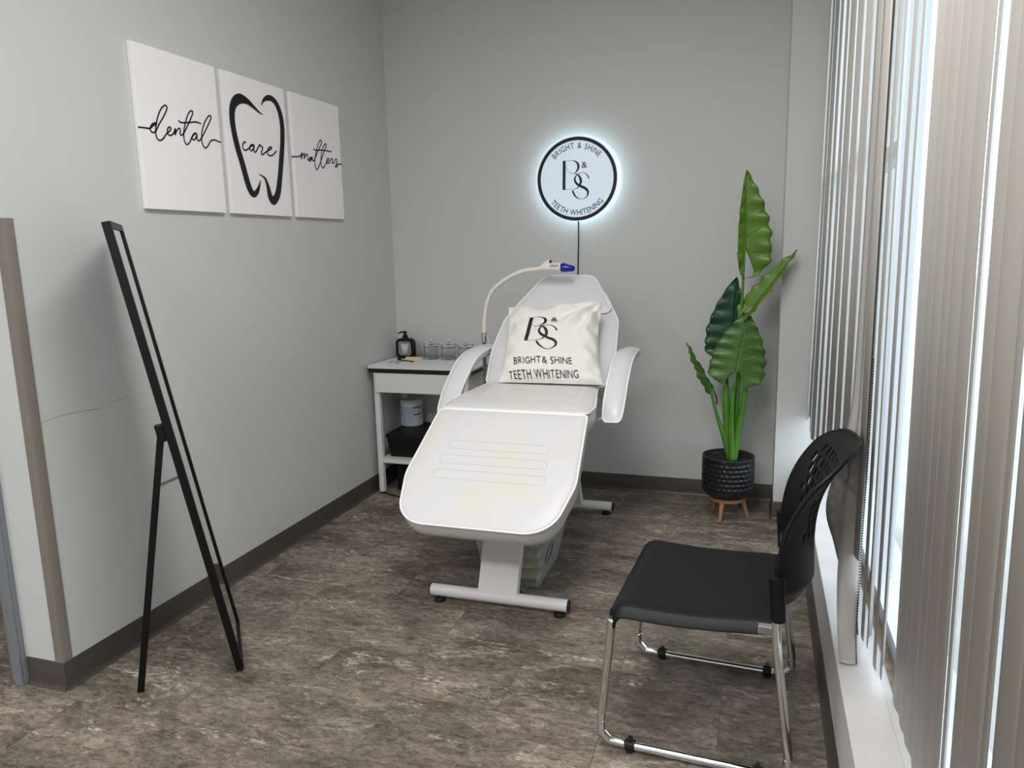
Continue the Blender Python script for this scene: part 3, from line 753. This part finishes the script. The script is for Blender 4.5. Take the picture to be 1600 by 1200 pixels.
tp = [(-.026, .026), (-.020, .034), (-.008, .032), (0, .027), (.008, .032), (.020, .034), (.026, .026), (.023, .008), (.016, -.010), (.012, -.030), (.005, -.034), (.002, -.012), (-.002, -.012), (-.006, -.034), (-.013, -.030), (-.017, -.010), (-.023, .008)]
mesh('tooth_print', MB().add([(cx+x, cy-.0146, TZ+.064+z) for x, z in tp], [tuple(range(len(tp)))]), M['tub'], sb)
mesh('pump', MB().lathe([(.017, .127), (.017, .148), (.010, .150), (.009, .160), (.013, .161), (.013, .172), (.004, .173)], 20, (cx, cy, TZ)).tube([(cx, cy, TZ+.168), (cx-.02, cy-.008, TZ+.169), (cx-.042, cy-.016, TZ+.160)], [.007, .005, .004], 8), M['black'], sb, smooth=True)
# small clear sign holder beside it
sg = thing('acrylic_sign', 'small clear acrylic sign with faint blue text beside the soap bottle', 'sign', (.165, -.075, TZ))
MR = Matrix.Translation((.185, -.085, TZ)) @ Matrix.Rotation(R(-8), 4, 'Z')
mesh('acrylic_plate', MB().box((-.045, -.0015, 0), (.045, .0015, .115), MR), M['acrylic'], sg)
mb = MB()
rl = random.Random(5)
for i in range(8):
    wl = rl.uniform(.018, .034); mb.box((-.002-wl*.6, -.0019, .022+.0105*i), (-.002+wl, -.0016, .0235+.0105*i), MR)
M['lilac'] = mat('lilac_ink', (130, 132, 168), .6)
mesh('printed_lines', mb, M['lilac'], sg)
# brushes
def stick(name, lab, p0, p1, wid, th, m1, m2=None, cat='toothbrush'):
    p0 = Vector(p0); p1 = Vector(p1); d = (p1-p0); L = d.length; ang = math.atan2(d.y, d.x)
    t = thing(name, lab, cat, p0); MM = Matrix.Translation(p0) @ Matrix.Rotation(ang, 4, 'Z')
    mesh('handle', MB().box((0, -wid/2, 0), (L, wid/2, th), MM), m1, t, bevel=.002)
    if m2: mesh('bristles', MB().box((0.001, -wid/2*.9, th), (.026, wid/2*.9, th+.012), MM), m2, t, bevel=.001)
    return t
stick('toothbrush', 'black handled brush lying on the printed card by the soap bottle', (.100, -.205, TZ+.0022), (.232, -.262, TZ+.0022), .011, .006, M['black'], M['black'])
stick('bamboo_case', 'light bamboo brush case lying in front of the soap bottle', (.130, -.155, TZ+.001), (.245, -.150, TZ+.001), .026, .016, M['bamboo'], cat='case')
# printed card on the left of the table
pp = thing('printed_card', 'white printed card with black monogram on the left of the table top', 'card', (.11, -.28, TZ))
q = [Vector((.012, -.447, TZ+.0002)), Vector((.226, -.452, TZ+.0002)), Vector((.226, -.140, TZ+.0002)), Vector((.024, -.140, TZ+.0002))]
mb = MB().add(q+[p+Vector((0, 0, .0018)) for p in q], [(0,3,2,1),(4,5,6,7),(0,1,5,4),(1,2,6,5),(2,3,7,6),(3,0,4,7)])
mesh('card', mb, M['paper'], pp)
def cfn(x, y, i): return Vector((.125+(x-570)*.00030, -.285-(y-620)*.00028, TZ+.0023+i*.0001))
mesh('monogram', logo_mesh(cfn, True), M['ink'], pp)
q = [Vector((.236, -.4515, TZ+.0002)), Vector((.60, -.4515, TZ+.0002)), Vector((.60, -.130, TZ+.0002)), Vector((.236, -.130, TZ+.0002))]
mb = MB().add(q+[p+Vector((0, 0, .0014)) for p in q], [(0,3,2,1),(4,5,6,7),(0,1,5,4),(1,2,6,5),(2,3,7,6),(3,0,4,7)])
tag(mesh('paper_sheet', mb, M['paper']), 'plain white sheet on the table top under the glass jars, right of the card', 'paper')
# glass jars
def jar(x, y, lab):
    j = thing('glass_jar', lab, 'jar', (x, y, TZ+.0018), 'lidded clear glass jars on the side table')
    c = (x, y, TZ+.0018)
    prof = [(.001, 0), (.044, 0), (.047, .003), (.047, .082), (.0445, .082), (.0445, .007), (.001, .006)]
    mesh('jar_body', MB().lathe(prof, 48, c), M['glass'], j, smooth=True)
    lid = [(.001, .0835), (.050, .0835), (.0505, .088), (.045, .093), (.020, .101), (.010, .104), (.008, .108), (.012, .113), (.0135, .119), (.010, .126), (.001, .128)]
    mesh('lid', MB().lathe(lid, 48, c), M['glass'], j, smooth=True)
    mesh('rim_band', MB().lathe([(.0475, .076), (.0482, .0765), (.0482, .0815), (.0475, .082)], 48, c, caps=False), M['steel'], j, smooth=True)
jar(.285, -.105, 'lidded clear glass jar closest to the soap bottle')
jar(.405, -.110, 'middle one of the three lidded clear glass jars')
jar(.520, -.108, 'lidded clear glass jar half hidden by the bed armrest')

# ================================================================== GOOSENECK LAMP
lp = thing('whitening_lamp', 'white gooseneck whitening lamp with a blue tip beside the table', 'lamp', (.785, -.50, 0))
mesh('pole', MB().tube([(.785, -.50, .05), (.785, -.50, .985)], .0105, 14), M['steel'], lp, smooth=True)
mesh('collar', MB().tube([(.786, -.50, .965), (.787, -.50, 1.015)], .0155, 18), M['chrome'], lp, smooth=True)
mb = MB()
for k in range(5):
    a = 2*PI*k/5+.3; mb.tube([(.785, -.50, .07), (.785+.15*math.cos(a), -.50+.15*math.sin(a), .045)], .011, 8)
mesh('base', mb, M['blackm'], lp, smooth=True)
mb = MB()
for k in range(5):
    a = 2*PI*k/5+.3; mb.lathe([(.001, 0), (.016, .004), (.018, .018), (.014, .034), (.001, .036)], 14, (.785+.15*math.cos(a), -.50+.15*math.sin(a), 0))
mesh('caster', mb, M['rubber'], lp, smooth=True)
gn = catmull([Vector(p) for p in ((.787, -.50, 1.01), (.792, -.50, 1.09), (.808, -.50, 1.175), (.842, -.50, 1.245), (.898, -.50, 1.292), (.960, -.50, 1.328), (1.03, -.50, 1.352), (1.115, -.50, 1.361))], 10)
mesh('gooseneck', MB().tube(gn, [.0135 if i < 12 else .0120 for i in range(len(gn))], 14), M['cream'], lp, smooth='all')
def sec(prof, n=18):
    mb = MB(); P = []
    for (x, zc, hy, hz) in prof:
        P.append([Vector((x, -.50+hy*math.cos(2*PI*k/n), zc+hz*math.sin(2*PI*k/n))) for k in range(n)])
    vs = [v for r in P for v in r]; fs = []
    for i in range(len(P)-1):
        for k in range(n): fs.append((i*n+k, i*n+(k+1) % n, (i+1)*n+(k+1) % n, (i+1)*n+k))
    fs += [tuple(range(n))[::-1], tuple((len(P)-1)*n+k for k in range(n))]
    return mb.add(vs, fs)
hp = mesh('lamp_head', sec([(1.110, 1.361, .013, .013), (1.135, 1.366, .022, .021), (1.165, 1.370, .027, .024), (1.20, 1.369, .027, .023), (1.232, 1.367, .028, .024), (1.236, 1.367, .024, .020)]), M['cream'], lp, smooth=True)
fin = [(1.122, 1.376), (1.145, 1.397), (1.163, 1.409), (1.168, 1.407), (1.175, 1.385), (1.176, 1.370)]
mb = MB().add([(x, -.516, z) for x, z in fin]+[(x, -.484, z) for x, z in fin], [tuple(range(6)), tuple(range(6, 12))[::-1]]+[(i, (i+1) % 6, 6+(i+1) % 6, 6+i)[::-1] for i in range(6)])
mesh('fin', mb, M['cream'], hp, bevel=.003)
mesh('vent_slot', MB().box((1.169, -.513, 1.386), (1.178, -.487, 1.405)), M['blackm'], hp)
mb = MB()
for i in range(5): mb.box((1.178+.0095*i, -.5285, 1.372), (1.1845+.0095*i, -.5265, 1.382))
mesh('vent_slot', mb, M['softgrey'], hp)
mesh('blue_tip', sec([(1.232, 1.367, .027, .0235), (1.250, 1.366, .029, .025), (1.270, 1.363, .024, .020), (1.292, 1.361, .019, .017), (1.302, 1.361, .014, .013), (1.306, 1.361, .006, .006)]), M['blue'], lp, smooth=True)
mesh('thin_wire', MB().tube(catmull([(.79, -.513, 1.01), (.815, -.52, .985), (.825, -.52, .93), (.81, -.52, .86), (.80, -.515, .70)], 6), .0018, 6), M['cream'], lp)

# ================================================================== CLEAR BIN
bn = thing('storage_bin', 'translucent plastic bin holding folded cloths behind the bed pedestal', 'bin', (1.22, -1.26, 0))
b0 = [(1.10, -1.438), (1.352, -1.438), (1.352, -1.085), (1.10, -1.085)]; b1 = [(1.06, -1.478), (1.408, -1.478), (1.408, -1.045), (1.06, -1.045)]
o0 = round_poly([Vector((*p, 0)) for p in b0], [.02]*4, 4); o1 = round_poly([Vector((*p, 0)) for p in b1], [.03]*4, 4); N = len(o0)
mb = MB().add([Vector((p.x, p.y, .002)) for p in o0]+[Vector((p.x, p.y, .26)) for p in o1], [tuple(range(N))[::-1]]+[(i, (i+1) % N, N+(i+1) % N, N+i) for i in range(N)])
mesh('bin_body', mb, M['bin'], bn, smooth=True, solid=.003)
mesh('lid', MB().grid([[Vector((1.234+(p.x-1.234)*s, -1.2615+(p.y+1.2615)*s, z)) for s, z in ((1.03, .255), (1.03, .275), (.9, .278), (.01, .278))] for p in o1+[o1[0]]]), M['tub'], bn, smooth=True)
# ring emblem and words on the bin's right side
def bfn(v, h): 
    t = h/.26; return Vector((1.352+.056*t+.0022, -1.26+v, h+.002))
mb = MB()
for rr_, w_ in ((.052, .004), (.040, .002)):
    C = [bfn(-.10+rr_*math.cos(2*PI*i/40), .135+rr_*math.sin(2*PI*i/40)) for i in range(40)]
    mb.tube(C, w_/2, 5, closed=True)
for s, hh, yb in (('STORE', .020, .128),):
    ln, tw = text_line(s, hh, .7)
    for x, v, f, wd in ln: mb.add([bfn(-.10-tw/2+x+p.x, yb+p.y) for p in v], f)
mb = MB()
for rr_, w_ in ((.052, .004), (.040, .002)):
    C = [bfn(-.10+rr_*math.cos(2*PI*i/40), .135+rr_*math.sin(2*PI*i/40)) for i in range(40)]
    mb.tube(C, w_/2, 5, closed=True)
mesh('emblem', mb, M['grey_ink'], bn)
for k in range(4):
    z0 = .008+k*.050
    P = []
    for i in range(13):
        row = []
        for j in range(9):
            a = 2*PI*j/8; u = -1+2*i/12
            row.append(Vector((1.225+u*.115+.004*math.sin(j*2+k), -1.37+.055*math.cos(a)*(1-.1*u*u)+.003*math.sin(i*3+k), z0+.024+.023*math.sin(a)*(1-.15*u**4))))
        P.append(row)
    mb = MB().grid(P); mb.f += [tuple(range(9))[::-1], tuple(12*9+j for j in range(9))]
    tag(mesh('folded_cloth', mb, M['towel'], smooth='all'), ['lowest', 'second from the bottom', 'third from the bottom', 'topmost'][k]+' pale yellow folded cloth in the translucent bin', 'cloth', 'folded cloths in the translucent bin')

# ================================================================== STANDING MIRROR
mo = Vector((.523, -2.367, 0)); mW = Vector((-.64, .768, 0)).normalized()
mU = Vector((-.205, -.171, 1.576)).normalized(); mN = mW.cross(mU).normalized()
mir = thing('standing_mirror', 'tall slim black framed mirror leaning back on its rear stand', 'mirror', (.523, -2.367, 0))
MM = Matrix((mW, mU, mN)).transposed().to_4x4(); MM.translation = mo + Vector((0, 0, .012))
MWd, MH = .37, 1.595; fwid = .022; dp = .026
mb = MB().box((0, 0, -dp), (fwid, MH, 0), MM).box((MWd-fwid, 0, -dp), (MWd, MH, 0), MM).box((fwid, 0, -dp), (MWd-fwid, fwid, 0), MM).box((fwid, MH-fwid, -dp), (MWd-fwid, MH, 0), MM)
mesh('frame', mb, M['blackm'], mir, bevel=.001)
mesh('mirror_glass', MB().box((fwid-.003, fwid-.003, -.010), (MWd-fwid+.003, MH-fwid+.003, -.006), MM), M['mirror'], mir)
mesh('back_panel', MB().box((fwid-.003, fwid-.003, -.020), (MWd-fwid+.003, MH-fwid+.003, -.012), MM), M['blackm'], mir)
piv = MM @ Vector((.011, .905, -dp-.012)); ft = Vector((.261, -2.579, 0))
mesh('hinge', MB().box((0, .875, -dp-.026), (.024, .935, -dp), MM), M['blackm'], mir, bevel=.003)
d = (piv-ft); zx = d.normalized(); xx = mW; yy = zx.cross(xx).normalized(); LM = Matrix((xx, yy, zx)).transposed().to_4x4(); LM.translation = ft
mesh('rear_leg', MB().box((-.004, -.011, .003), (.014, .011, d.length), LM), M['blackm'], mir, bevel=.001)
a = ft.lerp(piv, .80); b = MM @ Vector((.011, .745, -dp+.002))
mesh('stay', MB().box((-.005, -.0015, 0), (.005, .0015, (b-a).length), Matrix.Translation(a) @ (b-a).to_track_quat('Z', 'X').to_matrix().to_4x4()), M['steel'], mir)

# ================================================================== STACKING CHAIR
ch = thing('stacking_chair', 'black plastic stacking chair with perforated back and chrome sled legs', 'chair', (2.1, -2.15, 0))
CC = Vector((2.105, -2.150, 0)); CR = Matrix.Translation(CC) @ Matrix.Rotation(R(-3.0), 4, 'Z')
def cw(x, y, z): return CR @ Vector((x, y, z))     # local: x from front (-) to back (+), y lateral (near = -)
# seat shell
P = []
NU, NV = 26, 30
for i in range(NU+1):
    u = i/NU; row = []
    for j in range(NV+1):
        v = -1+2*j/NV
        x = -.262+.475*u; hw = .285-.022*u
        z = .452 - .010*math.sin(PI*min(1, u*1.1)) - .006*(1-v*v)*math.sin(PI*u) 
        fr_ = max(0, 1-u/.16); z -= .045*fr_**2.2; x += .020*fr_**2.2*(1 if u < .16 else 0)
        e = max(0, (abs(v)-.90)/.10); z -= .030*e**1.6
        rx = max(0, (u-.94)/.06); 
        yy_ = v*hw*(1-.03*fr_**3)
        corner = max(0, abs(v)-.86)/.14
        if u < .12: x += .018*corner**2*(1-u/.12)
        row.append(cw(x, yy_, z+.006))
    P.append(row)
mesh('seat', MB().grid(P), M['black'], ch, smooth='all', solid=.010, bevel=.002)
mb = MB()
for s in (-1, 1): mb.box((-.17, s*.16-.012, .415), (.18, s*.16+.012, .437), CR)
mesh('seat_support', mb, M['black'], ch, bevel=.003)
# back shell with slots
def backp(s, t):
    """s -1..1 near..far, t 0..1 up"""
    z = .500 + .418*t
    hwid = .268 - .030*t - .065*max(0, (t-.82)/.18)**2.8 - .045*max(0, (.14-t)/.14)**2
    x0 = .212 + .158*t**3.1
    bul = .098-.058*t**1.5-.03*max(0, (.1-t)/.1)
    x = x0 + bul*(1-s*s)
    if abs(s) < 1: z -= .028*(1-t)*(1-abs(s)**3)*.9
    z -= .012*max(0, (t-.85)/.15)*abs(s)**6
    return cw(x, s*hwid, z)
NS_, NT_ = 84, 66
V = [[backp(-1+2*i/NS_, j/NT_) for j in range(NT_+1)] for i in range(NS_+1)]
mb = MB(); mb.v = [p for r in V for p in r]
def is_hole(i, j):
    s = -1+2*(i+.5)/NS_; t = (j+.5)/NT_
    if not (.42 < t < .88): return False
    rw = (j-28) // 5; jj = (j-28) % 5; off = 3 if rw % 2 else 0
    lim = .66+.12*min(1, (t-.42)/.25)
    ci = (i+off-1) % 6; c0 = -1+2*(i-ci+1.5)/NS_
    if not -lim < c0 < lim: return False
    return ci < 3 and jj < 4
n1 = NT_+1
for i in range(NS_):
    for j in range(NT_):
        if not is_hole(i, j): mb.f.append((i*n1+j, (i+1)*n1+j, (i+1)*n1+j+1, i*n1+j+1))
mesh('backrest', mb, M['black'], ch, smooth='all', solid=.008)
rim = [backp(-1+2*i/60, 1) for i in range(61)]
rim = [backp(-1, j/30) for j in range(31)] + rim + [backp(1, 1-j/30) for j in range(31)]
mesh('back_rim', MB().tube(rim, .0065, 8), M['black'], ch, smooth='all')
for s in (-1, 1):
    y = s*.268
    mesh('sleeve', MB().tube([cw(.222, y, .478), cw(.214, y, .60)], [.0195, .0205], 18), M['black'], ch, smooth=True)
    ry = s*.272
    loop = [cw(.216, y, .485), cw(.222, ry, .40), cw(.262, ry, .085), cw(.262, ry, .045), cw(.243, ry, .022), cw(.20, ry, .0175), cw(-.18, ry, .0175), cw(-.235, ry, .020), cw(-.262, ry, .045), cw(-.262, ry, .09), cw(-.232, ry*.985, .40), cw(-.222, ry*.94, .415), cw(-.19, ry*.90, .4235), cw(.195, ry*.90, .421)]
    P = []
    for i in range(len(loop)-1):
        P.append(loop[i]); P.append(loop[i].lerp(loop[i+1], .25)); P.append(loop[i].lerp(loop[i+1], .75))
    P.append(loop[-1])
    mesh('sled_leg', MB().tube(catmull(P, 4), .0126, 14), M['chrome'], ch, smooth='all')
    for x in (-.175, .185):
        g = MB().tube([cw(x-.014, ry, .019), cw(x+.014, ry, .019)], .0165, 12); g.box((x-.006, ry-.010, .028), (x+.006, ry+.010, .042), CR)
        g.box((x-.008, ry-.016, .0005), (x+.008, ry+.016, .012), CR)
        mesh('glide', g, M['rubber'], ch)
mesh('cross_tube', MB().tube([cw(.195, -.262, .436), cw(.195, .262, .436)], .010, 12), M['chrome'], ch, smooth='all')
for s in (-1, 1):
    mesh('seat_bracket', MB().box((.170, s*.255-.012, .426), (.222, s*.255+.012, .456), CR), M['chrome'], ch, bevel=.003)

# ================================================================== PLANT
PC = Vector((2.104, -.327, 0))
st = thing('plant_stand', 'small three-legged wooden stand under the black pot', 'plant stand', (PC.x, PC.y, 0))
mesh('ring', MB().lathe([(.060, .105), (.092, .105), (.094, .110), (.094, .123), (.060, .123), (.060, .105)], 40, PC, caps=False), M['wood'], st, smooth=True)
for (fx, fy) in ((2.072, -.436), (2.215, -.310), (2.025, -.240)):
    d = Vector((fx-PC.x, fy-PC.y, 0)); top = PC + d*.68 + Vector((0, 0, .114)); bot = Vector((fx, fy, .003))
    mesh('leg', MB().tube([bot, bot.lerp(top, .08), bot.lerp(top, .75), top], [.0085, .0095, .0125, .0135], 12), M['wood'], st, smooth=True)
pot = thing('potted_plant', 'tall artificial elephant ear plant in a woven black pot', 'plant', (PC.x, PC.y, .1235))
# woven pot
P = []; NA, NZ = 144, 64
for i in range(NA):
    a = 2*PI*i/NA; row = []
    for j in range(NZ+1):
        t = j/NZ; z = .1235+.228*t
        r = .133 if t > .25 else .133-.048*(1-t/.25)**2.2
        rown = t*9.0; fr_ = rown-math.floor(rown); col = (a/(2*PI)*28 + .5*(int(math.floor(rown)) % 2)) % 1
        if .04 < t < .93:
            r += .0055*math.sin(PI*fr_)**.8*max(0, math.sin(PI*col))**.7
        elif t >= .93: r += .003
        row.append(Vector((PC.x+r*math.cos(a), PC.y+r*math.sin(a), z)))
    for r, z in ((.128, .3515), (.127, .31)): row.append(Vector((PC.x+r*math.cos(a), PC.y+r*math.sin(a), z)))
    P.append(row)
mb = MB().grid(P, closed_u=True); mb.f.append(tuple(i*(NZ+3) for i in range(NA)))
mesh('woven_pot', mb, M['pot'], pot, smooth='all')
P = [[Vector((PC.x+r*math.cos(2*PI*i/60), PC.y+r*math.sin(2*PI*i/60), .328+.006*noise.noise(Vector((r*40*math.cos(2*PI*i/60), r*40*math.sin(2*PI*i/60), 0))))) for r in (.001, .02, .04, .06, .08, .10, .115, .127)] for i in range(60)]
mesh('pebbles', MB().grid(P, closed_u=True), M['soil'], pot)
def stem(pts, rs, m='stem'):
    C = catmull([Vector(p) for p in pts], 6); n = len(pts)-1
    rr = [rs[min(n-1, int(i/6))]*(1-(i/6) % 1)+rs[min(n, int(i/6)+1)]*((i/6) % 1) if i < len(C)-1 else rs[-1] for i in range(len(C))]
    mesh('stem', MB().tube(C, rr, 10), M[m], pot, smooth='all')
Y0 = -.355
stem([(2.118, Y0, .33), (2.085, Y0-.01, .45), (2.035, Y0-.02, .60), (2.000, -.38, .745)], [.020, .016, .0085, .0055])
stem([(2.120, Y0, .33), (2.098, Y0, .50), (2.085, Y0, .66), (2.085, -.34, .80), (2.105, -.33, .93)], [.024, .022, .020, .010, .007])
stem([(2.125, Y0-.02, .33), (2.117, Y0-.02, .50), (2.118, -.385, .65), (2.130, -.40, .79)], [.019, .016, .011, .006])
stem([(2.132, Y0, .33), (2.152, Y0, .50), (2.175, Y0, .66), (2.185, -.36, .85), (2.19, -.37, 1.02), (2.185, -.38, 1.13)], [.020, .019, .015, .008, .006, .005])
stem([(2.130, Y0+.02, .33), (2.138, Y0+.02, .60), (2.150, Y0+.01, .90), (2.150, -.36, 1.15), (2.156, -.37, 1.43)], [.016, .014, .011, .008, .005])
def leaf(name, B, T, side, wl, wr, fold, m, lobe=.28, curl=0, wav=.010, lab=None, waves=6.5, droop=0, vein=True):
    """midrib B (stalk joint) to T (tip); side = direction of the right half; fold lifts both halves"""
    B = Vector(B); T = Vector(T); ax_ = T-B; L = ax_.length; ax_.normalize()
    side = Vector(side); side = (side-ax_*side.dot(ax_)).normalized(); nn = ax_.cross(side).normalized()
    if nn.y > 0: nn = -nn
    def prof(t):
        if t >= 0: return max(0, (1-t**1.75))**.88*(1-.08*math.exp(-(t/.12)**2))
        return max(0, 1-(t/-lobe)**2)**.55
    nt_ = 44; nw = 8
    def halfm(sg, wmax):
        P = []
        for i in range(nt_+1):
            t = -lobe + (1+lobe)*i/nt_; row = []
            w0 = wmax*prof(t)*(1+.045*math.sin(t*waves*2*PI/1.2+.7*sg))
            inner = 0 if t >= 0 else wmax*.42*(min(1, (-t/lobe))**.7)*min(1, prof(t)+.3)
            inner = min(inner, w0)
            for j in range(nw+1):
                q_ = j/nw; ww = inner+(w0-inner)*q_
                h = math.sin(fold)*ww + wav*q_**2*math.sin(t*waves*2*PI/1.2) - droop*(t*t)*L - .004*math.cos(t*L*60)*q_
                bend = .10*ww*(1-t)
                p = B + ax_*(t*L-bend*0) + side*(sg*ww*math.cos(fold)) + nn*h
                row.append(p)
            P.append(row)
        return P
    mb = MB(); A = halfm(1, wr); C_ = halfm(-1, wl); mb.grid(A); mb.grid([r[::-1] for r in C_])
    o = mesh('leaf', mb, M[m], pot, smooth='all', solid=.0012)
    if vein:
        vb = MB(); vb.tube([B+ax_*(L*t) - nn*(droop*t*t*L) + nn*.0012 for t in [k/12 for k in range(12)]], [.0032*(1-k/13) for k in range(12)], 6)
        for sg, wm in ((1, wr), (-1, wl)):
            for t0 in (.0, .18, .36, .54, .72):
                pts = []
                for q_ in (0, .35, .7, .95):
                    t = t0 + .16*q_ - (.20*q_ if t0 == 0 else 0)
                    ww = wm*prof(t)*q_*.96
                    h = math.sin(fold)*ww + wav*q_**2*math.sin(t*waves*2*PI/1.2) - droop*t*t*L + .0018
                    pts.append(B+ax_*(t*L)+side*(sg*ww*math.cos(fold))+nn*h)
                vb.tube(catmull(pts, 4), .0011, 5)
        mesh('vein', vb, M['veind'] if m == 'leafd' else M['vein'] if m == 'leafm' else M['veinb'], o)
    return o
M['veind'] = mat('dark_vein', (24, 54, 34), .5); M['veinb'] = mat('bright_vein', (84, 132, 30), .45)
leaf('a', (2.157, -.375, 1.435), (2.151, -.385, 1.830), (.95, .25, 0), .042, .132, R(14), 'leafb', lobe=.36)
leaf('b', (2.205, -.375, 1.155), (2.408, -.365, 1.435), (.5, -.75, -.4), .068, .068, R(25), 'leafb', lobe=.30, wav=.004)
leaf('c', (2.110, -.315, .935), (2.118, -.300, 1.300), (.9, .2, .02), .150, .075, R(-6), 'leafd', lobe=.20)
leaf('d', (2.137, -.408, .822), (2.180, -.400, 1.128), (1, 0, -.1), .150, .142, R(-8), 'leafm', lobe=.30)
leaf('e', (1.998, -.38, .745), (1.880, -.40, .966), (.45, -.65, .3), .045, .050, R(20), 'leafm', lobe=.30, wav=.003)
mesh('dry_tip', MB().tube(catmull([(2.020, -.385, .715), (2.036, -.385, .68), (2.041, -.385, .635)], 4), [.004]*8+[.0015], 6), M['soil'], pot)
